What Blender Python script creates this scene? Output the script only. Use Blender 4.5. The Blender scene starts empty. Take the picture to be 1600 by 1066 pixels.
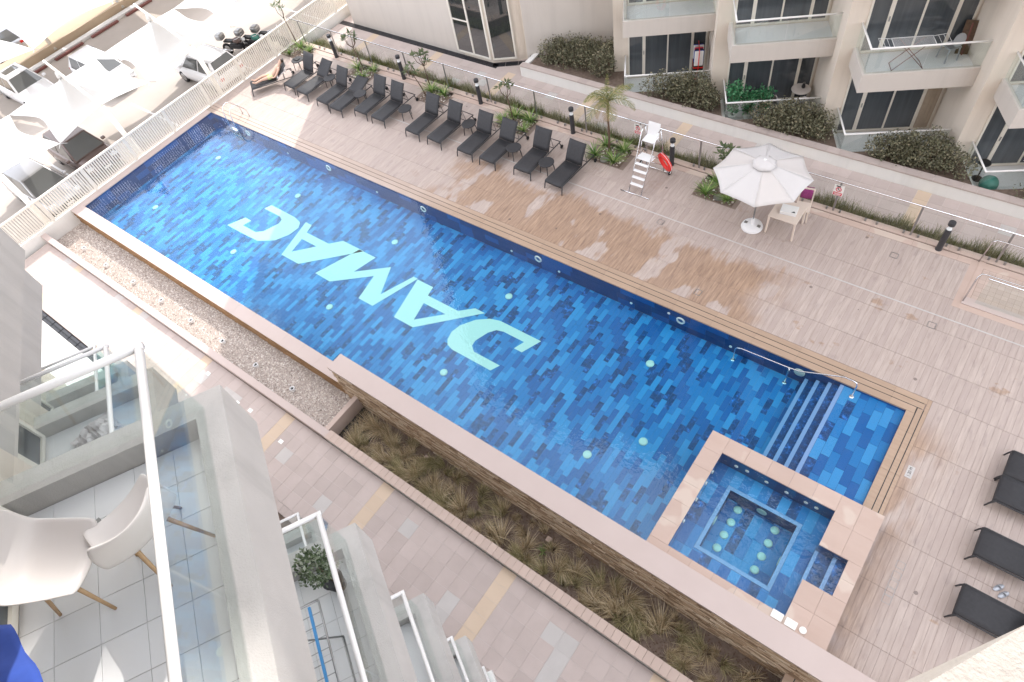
import bpy, bmesh, math, random
from mathutils import Vector, Matrix
R = math.radians
random.seed(7)
sc = bpy.context.scene
COL = sc.collection

# ------------------------------------------------------------------ camera, sky, sun, exposure
CAM_R = ((0.79801916, 0.40936226, -0.44225327), (0.5832711, -0.70919585, 0.39602533), (-0.15152636, -0.57398935, -0.80472106))
cam = bpy.data.cameras.new("camera"); camo = bpy.data.objects.new("camera", cam); COL.objects.link(camo)
cam.sensor_width = 36.0; cam.lens = 36.0 * 1025.25 / 1600.0
cam.clip_start = 0.05; cam.clip_end = 2000
M = Matrix(((CAM_R[0][0], -CAM_R[0][1], -CAM_R[0][2], 0), (CAM_R[1][0], -CAM_R[1][1], -CAM_R[1][2], 0), (CAM_R[2][0], -CAM_R[2][1], -CAM_R[2][2], 16.0), (0, 0, 0, 1)))
camo.matrix_world = M
sc.camera = camo

SUN_EL = 45.0
SUN_DIR = Vector((-0.507 * math.cos(R(SUN_EL)), 0.862 * math.cos(R(SUN_EL)), math.sin(R(SUN_EL)))).normalized()
world = bpy.data.worlds.new("World"); sc.world = world; world.use_nodes = True
wt = world.node_tree; wt.nodes.clear()
def wn(t, **kw):
    n = wt.nodes.new(t)
    for k, v in kw.items(): setattr(n, k, v)
    return n
sky = wn('ShaderNodeTexSky', sky_type='NISHITA', sun_disc=False)
sky.sun_elevation = R(SUN_EL); sky.sun_rotation = math.atan2(SUN_DIR.x, SUN_DIR.y)
sky.air_density = 1.0; sky.dust_density = 5.0; sky.ozone_density = 1.0
geo = wn('ShaderNodeTexCoord')
cn = wn('ShaderNodeTexNoise'); cn.inputs['Scale'].default_value = 4.2; cn.inputs['Detail'].default_value = 7; cn.inputs['Roughness'].default_value = 0.6
cr = wn('ShaderNodeValToRGB'); cr.color_ramp.elements[0].position = 0.36; cr.color_ramp.elements[1].position = 0.58
cm = wn('ShaderNodeMix', data_type='RGBA'); cm.inputs[7].default_value = (27.0, 27.6, 29.5, 1)
bgn = wn('ShaderNodeBackground'); bgn.inputs['Strength'].default_value = 0.15
wo = wn('ShaderNodeOutputWorld')
wt.links.new(geo.outputs['Generated'], cn.inputs['Vector']); wt.links.new(cn.outputs['Fac'], cr.inputs['Fac'])
# hazy horizon all round: cloud cover thickens towards the horizon
sepz = wn('ShaderNodeSeparateXYZ'); hz = wn('ShaderNodeMapRange'); mxm = wn('ShaderNodeMath', operation='MAXIMUM')
wt.links.new(geo.outputs['Generated'], sepz.inputs[0]); wt.links.new(sepz.outputs[2], hz.inputs[0])
for i_, v_ in ((1, 0.25), (2, 0.70), (3, 0.95), (4, 0.0)): hz.inputs[i_].default_value = v_
wt.links.new(cr.outputs['Color'], mxm.inputs[0]); wt.links.new(hz.outputs[0], mxm.inputs[1]); wt.links.new(mxm.outputs[0], cm.inputs[0]); wt.links.new(sky.outputs['Color'], cm.inputs[6])
wt.links.new(cm.outputs[2], bgn.inputs['Color']); wt.links.new(bgn.outputs[0], wo.inputs['Surface'])
sl = bpy.data.lights.new("sun", 'SUN'); sl.energy = 5.0; sl.angle = R(0.53); sl.color = (1.0, 0.95, 0.88)
so = bpy.data.objects.new("sun", sl); COL.objects.link(so); so.location = (-30, 50, 60)
so.rotation_euler = (-SUN_DIR).to_track_quat('-Z', 'Y').to_euler()
sc.view_settings.view_transform = 'Standard'; sc.view_settings.look = 'None'
sc.view_settings.exposure = -0.24; sc.view_settings.gamma = 1.0; sc.view_settings.use_curve_mapping = False
sc.cycles.max_bounces = 8; sc.cycles.transparent_max_bounces = 12; sc.cycles.diffuse_bounces = 3
sc.cycles.use_denoising = True

# ------------------------------------------------------------------ materials
def newmat(name):
    m = bpy.data.materials.new(name); m.use_nodes = True; m.node_tree.nodes.clear(); return m
class NT:
    def __init__(s, m): s.t = m.node_tree
    def n(s, typ, ins=None, **kw):
        nd = s.t.nodes.new(typ)
        for k, v in kw.items(): setattr(nd, k, v)
        for k, v in (ins or {}).items():
            if hasattr(v, 'is_output') or isinstance(v, bpy.types.NodeSocket): s.t.links.new(v, nd.inputs[k])
            else: nd.inputs[k].default_value = v
        return nd
    def ramp(s, fac, stops):
        r = s.n('ShaderNodeValToRGB', {'Fac': fac}); e = r.color_ramp.elements
        while len(e) < len(stops): e.new(0.5)
        for i, (p, c) in enumerate(stops):
            e[i].position = p; e[i].color = (*c, 1) if len(c) == 3 else c
        return r.outputs['Color']
    def mix(s, fac, a, b, mode='MIX'):
        x = s.n('ShaderNodeMix', data_type='RGBA', blend_type=mode)
        for i, v in ((0, fac), (6, a), (7, b)):
            if isinstance(v, bpy.types.NodeSocket): s.t.links.new(v, x.inputs[i])
            elif isinstance(v, (int, float)): x.inputs[i].default_value = v
            else: x.inputs[i].default_value = (*v, 1) if len(v) == 3 else v
        return x.outputs[2]
    def math(s, op, a, b=None, c=None, clamp=False):
        x = s.n('ShaderNodeMath', operation=op, use_clamp=clamp)
        for i, v in enumerate((a, b, c)):
            if v is None: continue
            if isinstance(v, bpy.types.NodeSocket): s.t.links.new(v, x.inputs[i])
            else: x.inputs[i].default_value = v
        return x.outputs[0]
    def pos(s): return s.n('ShaderNodeNewGeometry').outputs['Position']
    def noise(s, vec, scale, detail=4, rough=0.55, vscale=None):
        if vscale: vec = s.n('ShaderNodeMapping', {'Vector': vec, 'Scale': vscale}).outputs[0]
        return s.n('ShaderNodeTexNoise', {'Vector': vec, 'Scale': scale, 'Detail': detail, 'Roughness': rough}).outputs['Fac']
    def rand(s):
        a = s.n('ShaderNodeObjectInfo').outputs['Random']; b = s.n('ShaderNodeNewGeometry').outputs['Random Per Island']
        return s.math('FRACT', s.math('ADD', s.math('MULTIPLY', a, 7.31), s.math('MULTIPLY', b, 1.0)))
    def out(s, color, rough=0.6, metal=0.0, bump=None, bstr=0.3, bdist=0.01, spec=0.4, **extra):
        p = s.n('ShaderNodeBsdfPrincipled')
        for k, v in (('Base Color', color), ('Roughness', rough), ('Metallic', metal), ('Specular IOR Level', spec), *extra.items()):
            if isinstance(v, bpy.types.NodeSocket): s.t.links.new(v, p.inputs[k])
            elif k == 'Base Color': p.inputs[k].default_value = (*v, 1) if len(v) == 3 else v
            else: p.inputs[k].default_value = v
        if bump is not None:
            b = s.n('ShaderNodeBump', {'Height': bump, 'Strength': bstr, 'Distance': bdist}); s.t.links.new(b.outputs[0], p.inputs['Normal'])
        o = s.n('ShaderNodeOutputMaterial'); s.t.links.new(p.outputs[0], o.inputs['Surface']); return p
MAT = {}
def plain(name, col, rough=0.6, metal=0.0, var=0.12, scale=3.0, bump=0.0, bscale=60, spec=0.4, rnd=0.0, stain=0.0):
    m = newmat(name); t = NT(m); p = t.pos()
    c = t.mix(t.noise(p, scale, 5), [x * (1 - var) for x in col], [min(1, x * (1 + var)) for x in col])
    if rnd: c = t.mix(t.rand(), c, [x * (1 - rnd) for x in col])
    if stain:
        sn = t.ramp(t.noise(p, 1.0, 5, 0.65, vscale=(2.6, 2.6, 0.22)), [(0.48, (0, 0, 0)), (0.75, (1, 1, 1))]); c = t.mix(t.math('MULTIPLY', sn, stain), c, [x * .66 for x in col])
    bp = t.noise(p, bscale, 3) if bump else None
    t.out(c, rough, metal, bp, bump, 0.01, spec); MAT[name] = m; return m
plain('cream', (0.72, 0.645, 0.565), 0.85, var=0.05, scale=0.6, bump=0.15, bscale=40, stain=.28)
plain('greige', (0.56, 0.515, 0.475), 0.85, var=0.05, scale=0.6, bump=0.15, bscale=40, stain=.25)
plain('stucco', (0.50, 0.48, 0.46), 0.9, var=0.12, scale=2.2, bump=0.35, bscale=90, stain=.5)
plain('stucco_pale', (0.40, 0.37, 0.34), 0.9, var=0.12, scale=30, bump=0.5, bscale=120)
plain('white_wall', (0.76, 0.745, 0.72), 0.8, var=0.05, scale=1.5, bump=0.1, stain=.2)
plain('white_paint', (0.80, 0.79, 0.78), 0.35, var=0.02)
plain('cream_metal', (0.74, 0.70, 0.63), 0.45, var=0.04)
plain('white_tile', (0.82, 0.82, 0.83), 0.25, var=0.05, scale=1.2, rnd=0.06)
plain('grout', (0.38, 0.36, 0.35), 0.9)
plain('charcoal', (0.030, 0.030, 0.034), 0.62, var=0.35, scale=14, bump=0.25, bscale=260)
plain('charcoal_metal', (0.04, 0.041, 0.046), 0.4, var=0.1)
plain('rubber', (0.02, 0.02, 0.022), 0.8)
plain('steel', (0.72, 0.72, 0.74), 0.16, 1.0, var=0.03)
plain('dull_steel', (0.36, 0.36, 0.36), 0.4, 0.9, var=0.08)
plain('plastic_white', (0.78, 0.78, 0.79), 0.45, var=0.03)
plain('warm_plastic', (0.70, 0.60, 0.52), 0.5, var=0.04)
plain('seat_shell', (0.66, 0.62, 0.60), 0.4, var=0.03)
plain('pale_wood', (0.52, 0.34, 0.19), 0.5, var=0.2, scale=20)
plain('red', (0.75, 0.035, 0.03), 0.4, var=0.05)
plain('sign_red', (0.62, 0.03, 0.07), 0.5, var=0.02)
plain('black', (0.012, 0.012, 0.013), 0.5)
plain('blue_cloth', (0.03, 0.075, 0.36), 0.85, var=0.2, scale=9)
plain('blue_plastic', (0.08, 0.30, 0.62), 0.4)
plain('magenta', (0.24, 0.04, 0.15), 0.85, var=0.5, scale=25)
plain('pink', (0.8, 0.15, 0.25), 0.7)
plain('cloth_pale', (0.66, 0.62, 0.62), 0.9, var=0.08, scale=5, bump=0.4, bscale=14)
plain('curtain', (0.40, 0.33, 0.26), 0.9, var=0.15, scale=6)
plain('skin', (0.56, 0.37, 0.28), 0.55, var=0.08, scale=8)
plain('hair', (0.03, 0.018, 0.012), 0.7)
plain('shorts', (0.52, 0.60, 0.30), 0.85, var=0.25, scale=18)
plain('bark', (0.13, 0.085, 0.06), 0.9, var=0.4, scale=14, bump=0.6, bscale=50)
plain('soil', (0.17, 0.125, 0.10), 0.95, var=0.55, scale=9, bump=0.8, bscale=45)
plain('sand', (0.50, 0.40, 0.30), 0.95, var=0.12, scale=0.35, bump=0.3, bscale=5)
plain('asphalt', (0.46, 0.41, 0.37), 0.9, var=0.18, scale=0.5, bump=0.3, bscale=30)
plain('median', (0.50, 0.39, 0.28), 0.9, var=0.06)
plain('kerb_red', (0.20, 0.08, 0.07), 0.8)
plain('pebble_black', (0.02, 0.02, 0.022), 0.45, var=0.4, scale=20)
plain('car_white', (0.78, 0.78, 0.79), 0.18, var=0.01, spec=0.6)
plain('car_brown', (0.17, 0.125, 0.115), 0.25, 0.35, var=0.02, spec=0.6)
plain('car_silver', (0.46, 0.46, 0.47), 0.25, 0.5, var=0.02, spec=0.6)
plain('car_grey', (0.42, 0.44, 0.48), 0.3, 0.4, var=0.02)
plain('lamp_clear', (0.75, 0.78, 0.8), 0.1, var=0.02, spec=0.8)
plain('lamp_red', (0.5, 0.02, 0.02), 0.2)
plain('lens_white', (0.62, 0.68, 0.62), 0.35, var=0.12, scale=60)
plain('black_tile', (0.02, 0.021, 0.026), 0.25, var=0.3, scale=6)
plain('drain_grey', (0.50, 0.48, 0.47), 0.6)
plain('rim_white', (0.82, 0.82, 0.80), 0.5)
plain('groove_shade', (0.03, 0.034, 0.036), 0.5)

def sail_mat():
    m = newmat('sail'); t = NT(m)
    c = t.mix(t.noise(t.pos(), 1.2, 3), (0.68, 0.675, 0.66), (0.74, 0.735, 0.725))
    d = t.n('ShaderNodeBsdfDiffuse', {'Color': c}); tr = t.n('ShaderNodeBsdfTranslucent', {'Color': c})
    mx = t.n('ShaderNodeMixShader', {0: 0.12, 1: d.outputs[0], 2: tr.outputs[0]})
    o = t.n('ShaderNodeOutputMaterial', {'Surface': mx.outputs[0]}); MAT['sail'] = m
sail_mat()
def parasol_mat(name, col):
    m = newmat(name); t = NT(m)
    c = t.mix(t.noise(t.pos(), 6, 3), [x * .96 for x in col], col)
    d = t.n('ShaderNodeBsdfDiffuse', {'Color': c}); tr = t.n('ShaderNodeBsdfTranslucent', {'Color': c})
    mx = t.n('ShaderNodeMixShader', {0: 0.15, 1: d.outputs[0], 2: tr.outputs[0]})
    t.n('ShaderNodeOutputMaterial', {'Surface': mx.outputs[0]}); MAT[name] = m
parasol_mat('parasol', (0.70, 0.68, 0.68)); parasol_mat('parasol_warm', (0.70, 0.665, 0.65))

def glass_mat(name, tint, base=0.03, rough=0.0):
    m = newmat(name); t = NT(m)
    lwt = t.n('ShaderNodeLayerWeight', {'Blend': 0.5})
    frs = t.math('ADD', base, t.math('MULTIPLY', 0.6, t.math('POWER', lwt.outputs['Facing'], 5.0)))
    g = t.n('ShaderNodeBsdfGlossy', {'Roughness': rough}); g.inputs['Color'].default_value = (1, 1, 1, 1)
    tr = t.n('ShaderNodeBsdfTransparent'); tr.inputs['Color'].default_value = (*tint, 1)
    mx = t.n('ShaderNodeMixShader', {0: frs, 1: tr.outputs[0], 2: g.outputs[0]})
    t.n('ShaderNodeOutputMaterial', {'Surface': mx.outputs[0]}); MAT[name] = m
glass_mat('glass', (0.945, 0.975, 0.968), .075); glass_mat('glass_clear', (0.965, 0.978, 0.974))

def pane_mat():
    m = newmat('window_glass'); t = NT(m); p = t.pos()
    st = t.noise(p, 5, 4, 0.7, vscale=(1, 1, 0.05))
    c = t.mix(t.math('MULTIPLY', st, 1.0), (0.03, 0.036, 0.044), (0.11, 0.125, 0.14))
    t.out(c, 0.03, 0.0, spec=1.0); MAT['window_glass'] = m
pane_mat()
def dark_pane():
    m = newmat('dark_glass'); t = NT(m); t.out((0.035, 0.04, 0.042), 0.02, 0.0, spec=1.0, **{'IOR': 1.9}); MAT['dark_glass'] = m
dark_pane()
def carglass():
    m = newmat('car_glass'); t = NT(m); t.out((0.12, 0.125, 0.125), 0.03, 0.0, spec=0.8); MAT['car_glass'] = m
carglass()

def water_mat(name, s1, h1, s2, h2, rough=0.015):
    m = newmat(name); t = NT(m); p = t.pos()
    a = t.noise(p, s1, 3, 0.5); b = t.noise(p, s2, 2, 0.5)
    h = t.math('ADD', t.math('MULTIPLY', a, h1), t.math('MULTIPLY', b, h2))
    bp = t.n('ShaderNodeBump', {'Height': h, 'Strength': 1.0, 'Distance': 1.0})
    lwt = t.n('ShaderNodeLayerWeight', {'Blend': 0.5, 'Normal': bp.outputs[0]})
    frs = t.math('ADD', 0.030, t.math('MULTIPLY', 1.2, t.math('POWER', lwt.outputs['Facing'], 4.2)))
    g = t.n('ShaderNodeBsdfGlossy', {'Roughness': rough, 'Normal': bp.outputs[0]}); g.inputs['Color'].default_value = (1, 1, 1, 1)
    tr = t.n('ShaderNodeBsdfTransparent'); tr.inputs['Color'].default_value = (1, 1, 1, 1)
    mx = t.n('ShaderNodeMixShader', {0: frs, 1: tr.outputs[0], 2: g.outputs[0]})
    va = t.n('ShaderNodeVolumeAbsorption', {'Density': 0.40}); va.inputs['Color'].default_value = (0.02, 0.90, 0.96, 1)
    t.n('ShaderNodeOutputMaterial', {'Surface': mx.outputs[0], 'Volume': va.outputs[0]}); MAT[name] = m
water_mat('pool_water', 1.6, 0.0058, 12.0, 0.0018, 0.0)
water_mat('tub_water', 2.4, 0.014, 12.0, 0.0032, 0.0)

def pool_tile(name, col, marble=False):
    m = newmat(name); t = NT(m); p = t.pos()
    if marble:
        n = t.noise(p, 7, 6, 0.7); c = t.ramp(n, [(0.42, [x * .55 for x in col]), (0.56, col), (0.66, [min(1, x * 2.6 + .02) for x in col])])
    else:
        c = t.mix(t.noise(p, 30, 3), [x * .88 for x in col], [x * 1.1 for x in col])
    c = t.mix(t.math('MULTIPLY', t.rand(), 0.25), c, [x * .8 for x in col])
    t.out(c, 0.35); MAT[name] = m
pool_tile('tile_light', (0.036, 0.26, 0.57)); pool_tile('tile_mid', (0.012, 0.175, 0.46))
pool_tile('tile_dark', (0.006, 0.108, 0.35)); pool_tile('tile_marble', (0.007, 0.078, 0.26), True)
pool_tile('tile_navy', (0.010, 0.06, 0.20)); pool_tile('nosing', (0.19, 0.33, 0.58)); pool_tile('letter', (0.66, 0.70, 0.64))
plain('pool_grout', (0.10, 0.22, 0.38), 0.8)

def deck_mat():
    m = newmat('deck_wood'); t = NT(m); p = t.pos()
    sep = t.n('ShaderNodeSeparateXYZ', {'Vector': p}); X, Y = sep.outputs[0], sep.outputs[1]
    grain = t.noise(p, 1.0, 6, 0.62, vscale=(17, 1.5, 1)); fine = t.noise(p, 1.0, 4, 0.6, vscale=(90, 6, 1)); rnd = t.rand()
    knot = t.ramp(t.noise(p, 1.0, 3, 0.5, vscale=(6, 1.9, 1)), [(0.60, (0, 0, 0)), (0.74, (1, 1, 1))])
    dry = t.mix(t.ramp(grain, [(.3, (0, 0, 0)), (.7, (1, 1, 1))]), (0.39, 0.315, 0.275), (0.54, 0.455, 0.41))
    dry = t.mix(t.math('MULTIPLY', rnd, 0.6), dry, (0.38, 0.305, 0.275))
    dry = t.mix(t.math('MULTIPLY', knot, 0.55), dry, (0.27, 0.215, 0.20))
    wet = t.mix(t.ramp(grain, [(.3, (0, 0, 0)), (.7, (1, 1, 1))]), (0.21, 0.125, 0.078), (0.46, 0.31, 0.205))
    wet = t.mix(t.math('MULTIPLY', knot, 0.5), wet, (0.19, 0.115, 0.075))
    # damp zone: along the far long side of the pool, patchy, plus blotches
    def mr(v, a, b, c=0.0, d=1.0): return t.n('ShaderNodeMapRange', {0: v, 1: a, 2: b, 3: c, 4: d}, interpolation_type='SMOOTHSTEP').outputs[0]
    n1 = t.noise(p, 0.45, 4, 0.6); wob = t.math('MULTIPLY', t.math('SUBTRACT', n1, 0.5), 2.4)
    jag = t.math('MULTIPLY', t.math('SUBTRACT', t.noise(p, 1.0, 3, 0.6, vscale=(7, 0.8, 1)), 0.5), 1.1)
    zone_y = mr(t.math('ADD', t.math('ADD', Y, wob), jag), 14.25, 13.75)
    xx = t.math('ADD', t.math('ADD', X, t.math('MULTIPLY', wob, 2.2)), t.math('MULTIPLY', jag, .6))
    zx0 = mr(xx, -16.2, -14.8); zx1 = mr(xx, -2.0, -4.2)
    isl = t.math('ADD', t.noise(p, 1.0, 2, 0.5, vscale=(1.0, 0.55, 1)), t.math('MULTIPLY', t.math('SUBTRACT', t.noise(p, 1.0, 4, 0.65, vscale=(9, 1.4, 1)), 0.5), 0.16))
    patch = mr(isl, 0.625, 0.575); streak = mr(fine, 0.72, 0.58, 0.75, 1.0)
    mask = t.math('MULTIPLY', t.math('MULTIPLY', zone_y, zx0), t.math('MULTIPLY', zx1, t.math('MULTIPLY', patch, streak)))
    blot = t.math('MULTIPLY', mr(t.math('ADD', t.noise(p, 1.0, 4, 0.6, vscale=(0.8, 1.1, 1)), t.math('MULTIPLY', jag, .05)), 0.635, 0.69), 0.8)
    edgex = t.math('MULTIPLY', t.math('MULTIPLY', mr(t.math('ADD', X, t.math('MULTIPLY', wob, .7)), 2.9, 1.6, 0.0, 0.9), mr(Y, 11.4, 10.4)), t.math('MULTIPLY', mr(isl, .62, .5), mr(X, 0.5, 1.0)))
    mask = t.math('MAXIMUM', mask, t.math('MAXIMUM', t.math('MULTIPLY', blot, mr(X, -7.0, -1.0, 0.25, 1.0)), edgex))
    c = t.mix(mask, dry, wet)
    c = t.mix(t.math('MULTIPLY', t.noise(p, 0.35, 3), 0.35), c, (0.42, 0.36, 0.345))
    spot = t.n('ShaderNodeTexVoronoi', {'Vector': p, 'Scale': 0.9}).outputs['Distance']
    c = t.mix(t.math('MULTIPLY', t.math('LESS_THAN', spot, 0.045), 0.6), c, (0.10, 0.08, 0.075))
    t.out(c, t.mix(mask, (0.75, 0.75, 0.75), (0.5, 0.5, 0.5)), 0.0, grain, 0.25, 0.004); MAT['deck_wood'] = m
deck_mat()
def stone_mat(name, a, b, scale=1.0, vs=(1.2, 5, 1), rnd=0.2, stain=None):
    m = newmat(name); t = NT(m); p = t.pos()
    c = t.mix(t.noise(p, scale, 5, 0.6, vscale=vs), a, b)
    c = t.mix(t.math('MULTIPLY', t.rand(), rnd), c, [x * .72 for x in a])
    if stain:
        s = t.n('ShaderNodeMapRange', {0: t.noise(p, 1.1, 2, 0.4), 1: 0.55, 2: 0.58, 3: 0.0, 4: 0.55}).outputs[0]; c = t.mix(s, c, stain)
    t.out(c, 0.7, 0.0, t.noise(p, 50, 3), 0.15, 0.004); MAT[name] = m
stone_mat('coping_tan', (0.40, 0.285, 0.205), (0.53, 0.41, 0.315), vs=(1.2, 12, 1), rnd=0.35)
def coping_mat():
    m = newmat('coping_tan'); t = NT(m); p = t.pos(); n = t.noise(p, 1.0, 5, 0.6, vscale=(1.2, 12, 1)); X = t.n('ShaderNodeSeparateXYZ', {'Vector': p}).outputs[0]
    wetx = t.n('ShaderNodeMapRange', {0: t.math('ADD', X, t.math('MULTIPLY', t.noise(p, 0.8, 3), 3.0)), 1: -15.5, 2: -11.5, 3: 0.0, 4: 1.0}).outputs[0]
    c = t.mix(wetx, t.mix(n, (0.44, 0.345, 0.29), (0.53, 0.43, 0.375)), t.mix(n, (0.34, 0.235, 0.165), (0.49, 0.365, 0.275)))
    c = t.mix(t.math('MULTIPLY', t.rand(), .3), c, (0.30, 0.215, 0.16)); t.out(c, 0.6, 0.0, n, 0.1, 0.003); MAT['coping_tan'] = m
coping_mat()
stone_mat('coping_pink', (0.49, 0.40, 0.37), (0.56, 0.47, 0.44), vs=(1, 1, 1), rnd=0.1)
stone_mat('rim_stone', (0.47, 0.345, 0.285), (0.58, 0.455, 0.40), vs=(0.8, 2.6, 1), rnd=0.25, stain=(0.60, 0.52, 0.45))
stone_mat('paver_pink', (0.44, 0.365, 0.335), (0.56, 0.475, 0.445), vs=(2.2, 2.2, 1), rnd=0.3)
stone_mat('paver_grey', (0.47, 0.44, 0.42), (0.55, 0.52, 0.50), vs=(3, 3, 1))
stone_mat('paver_yellow', (0.55, 0.425, 0.315), (0.63, 0.505, 0.39), vs=(2, 2, 1))
stone_mat('kerb_block', (0.50, 0.385, 0.33), (0.58, 0.46, 0.40), vs=(2, 2, 1), rnd=0.3)
stone_mat('paver_joint', (0.54, 0.50, 0.48), (0.62, 0.58, 0.56), vs=(3, 3, 1))
def ledger_mat(name, stops):
    m = newmat(name); t = NT(m); p = t.pos()
    c = t.ramp(t.rand(), stops); c = t.mix(t.noise(p, 1.0, 4, 0.6, vscale=(9, 9, 30)), [.62, .62, .62], [1.2, 1.2, 1.2]) if False else t.mix(t.math('MULTIPLY', t.noise(p, 1.0, 4, 0.6, vscale=(9, 9, 30)), 0.5), c, (0.12, 0.085, 0.06))
    t.out(c, 0.75, 0.0, t.noise(p, 50, 3), 0.2, 0.004); MAT[name] = m
ledger_mat('ledger', [(0, (0.24, 0.155, 0.095)), (0.3, (0.47, 0.325, 0.21)), (0.65, (0.68, 0.515, 0.36)), (1, (0.86, 0.73, 0.57))])
stone_mat('ledger_wet', (0.26, 0.145, 0.065), (0.46, 0.28, 0.14), vs=(5, 5, 30), rnd=0.6)
stone_mat('gravel_bed', (0.30, 0.25, 0.22), (0.46, 0.40, 0.36), vs=(24, 24, 24))
stone_mat('deck_joint', (0.20, 0.15, 0.125), (0.28, 0.22, 0.19), vs=(3, 3, 1))
def pebble_mat():
    m = newmat('pebble'); t = NT(m)
    c = t.ramp(t.rand(), [(0, (0.22, 0.18, 0.16)), (0.3, (0.46, 0.39, 0.35)), (0.7, (0.62, 0.55, 0.50)), (1, (0.78, 0.75, 0.71))])
    t.out(c, 0.7); MAT['pebble'] = m
pebble_mat()
def leaf_mat(name, stops, rough=0.5, trans=0.25):
    m = newmat(name); t = NT(m)
    c = t.ramp(t.rand(), stops)
    p = t.n('ShaderNodeBsdfPrincipled', {'Base Color': c, 'Roughness': rough})
    tr = t.n('ShaderNodeBsdfTranslucent', {'Color': c})
    mx = t.n('ShaderNodeMixShader', {0: trans, 1: p.outputs[0], 2: tr.outputs[0]})
    t.n('ShaderNodeOutputMaterial', {'Surface': mx.outputs[0]}); MAT[name] = m
leaf_mat('hedge_leaf', [(0, (0.075, 0.066, 0.042)), (0.4, (0.15, 0.15, 0.092)), (0.75, (0.24, 0.24, 0.15)), (1, (0.36, 0.31, 0.21))])
leaf_mat('lily_leaf', [(0, (0.05, 0.12, 0.025)), (0.6, (0.19, 0.33, 0.075)), (1, (0.42, 0.46, 0.18))])
leaf_mat('tree_leaf', [(0, (0.05, 0.085, 0.03)), (1, (0.15, 0.18, 0.085))])
leaf_mat('palm_leaf', [(0, (0.10, 0.13, 0.035)), (0.6, (0.22, 0.24, 0.075)), (1, (0.40, 0.33, 0.15))])
leaf_mat('palm_dry', [(0, (0.34, 0.24, 0.14)), (1, (0.46, 0.34, 0.2))])
leaf_mat('straw', [(0, (0.22, 0.165, 0.09)), (0.35, (0.44, 0.345, 0.20)), (0.7, (0.64, 0.51, 0.33)), (1, (0.82, 0.72, 0.54))], 0.7, 0.35)
leaf_mat('straw_green', [(0, (0.17, 0.17, 0.07)), (0.5, (0.38, 0.34, 0.17)), (1, (0.66, 0.55, 0.35))], 0.7, 0.35)
leaf_mat('strip_grass', [(0, (0.08, 0.095, 0.03)), (0.6, (0.17, 0.19, 0.065)), (1, (0.36, 0.32, 0.15))], 0.7, 0.3)
leaf_mat('bright_leaf', [(0, (0.02, 0.13, 0.05)), (0.5, (0.05, 0.24, 0.10)), (1, (0.16, 0.38, 0.20))])
leaf_mat('potplant_leaf', [(0, (0.05, 0.085, 0.035)), (0.6, (0.14, 0.19, 0.10)), (1, (0.40, 0.43, 0.34))])
leaf_mat('desert_leaf', [(0, (0.12, 0.09, 0.06)), (1, (0.25, 0.20, 0.13))])

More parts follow.
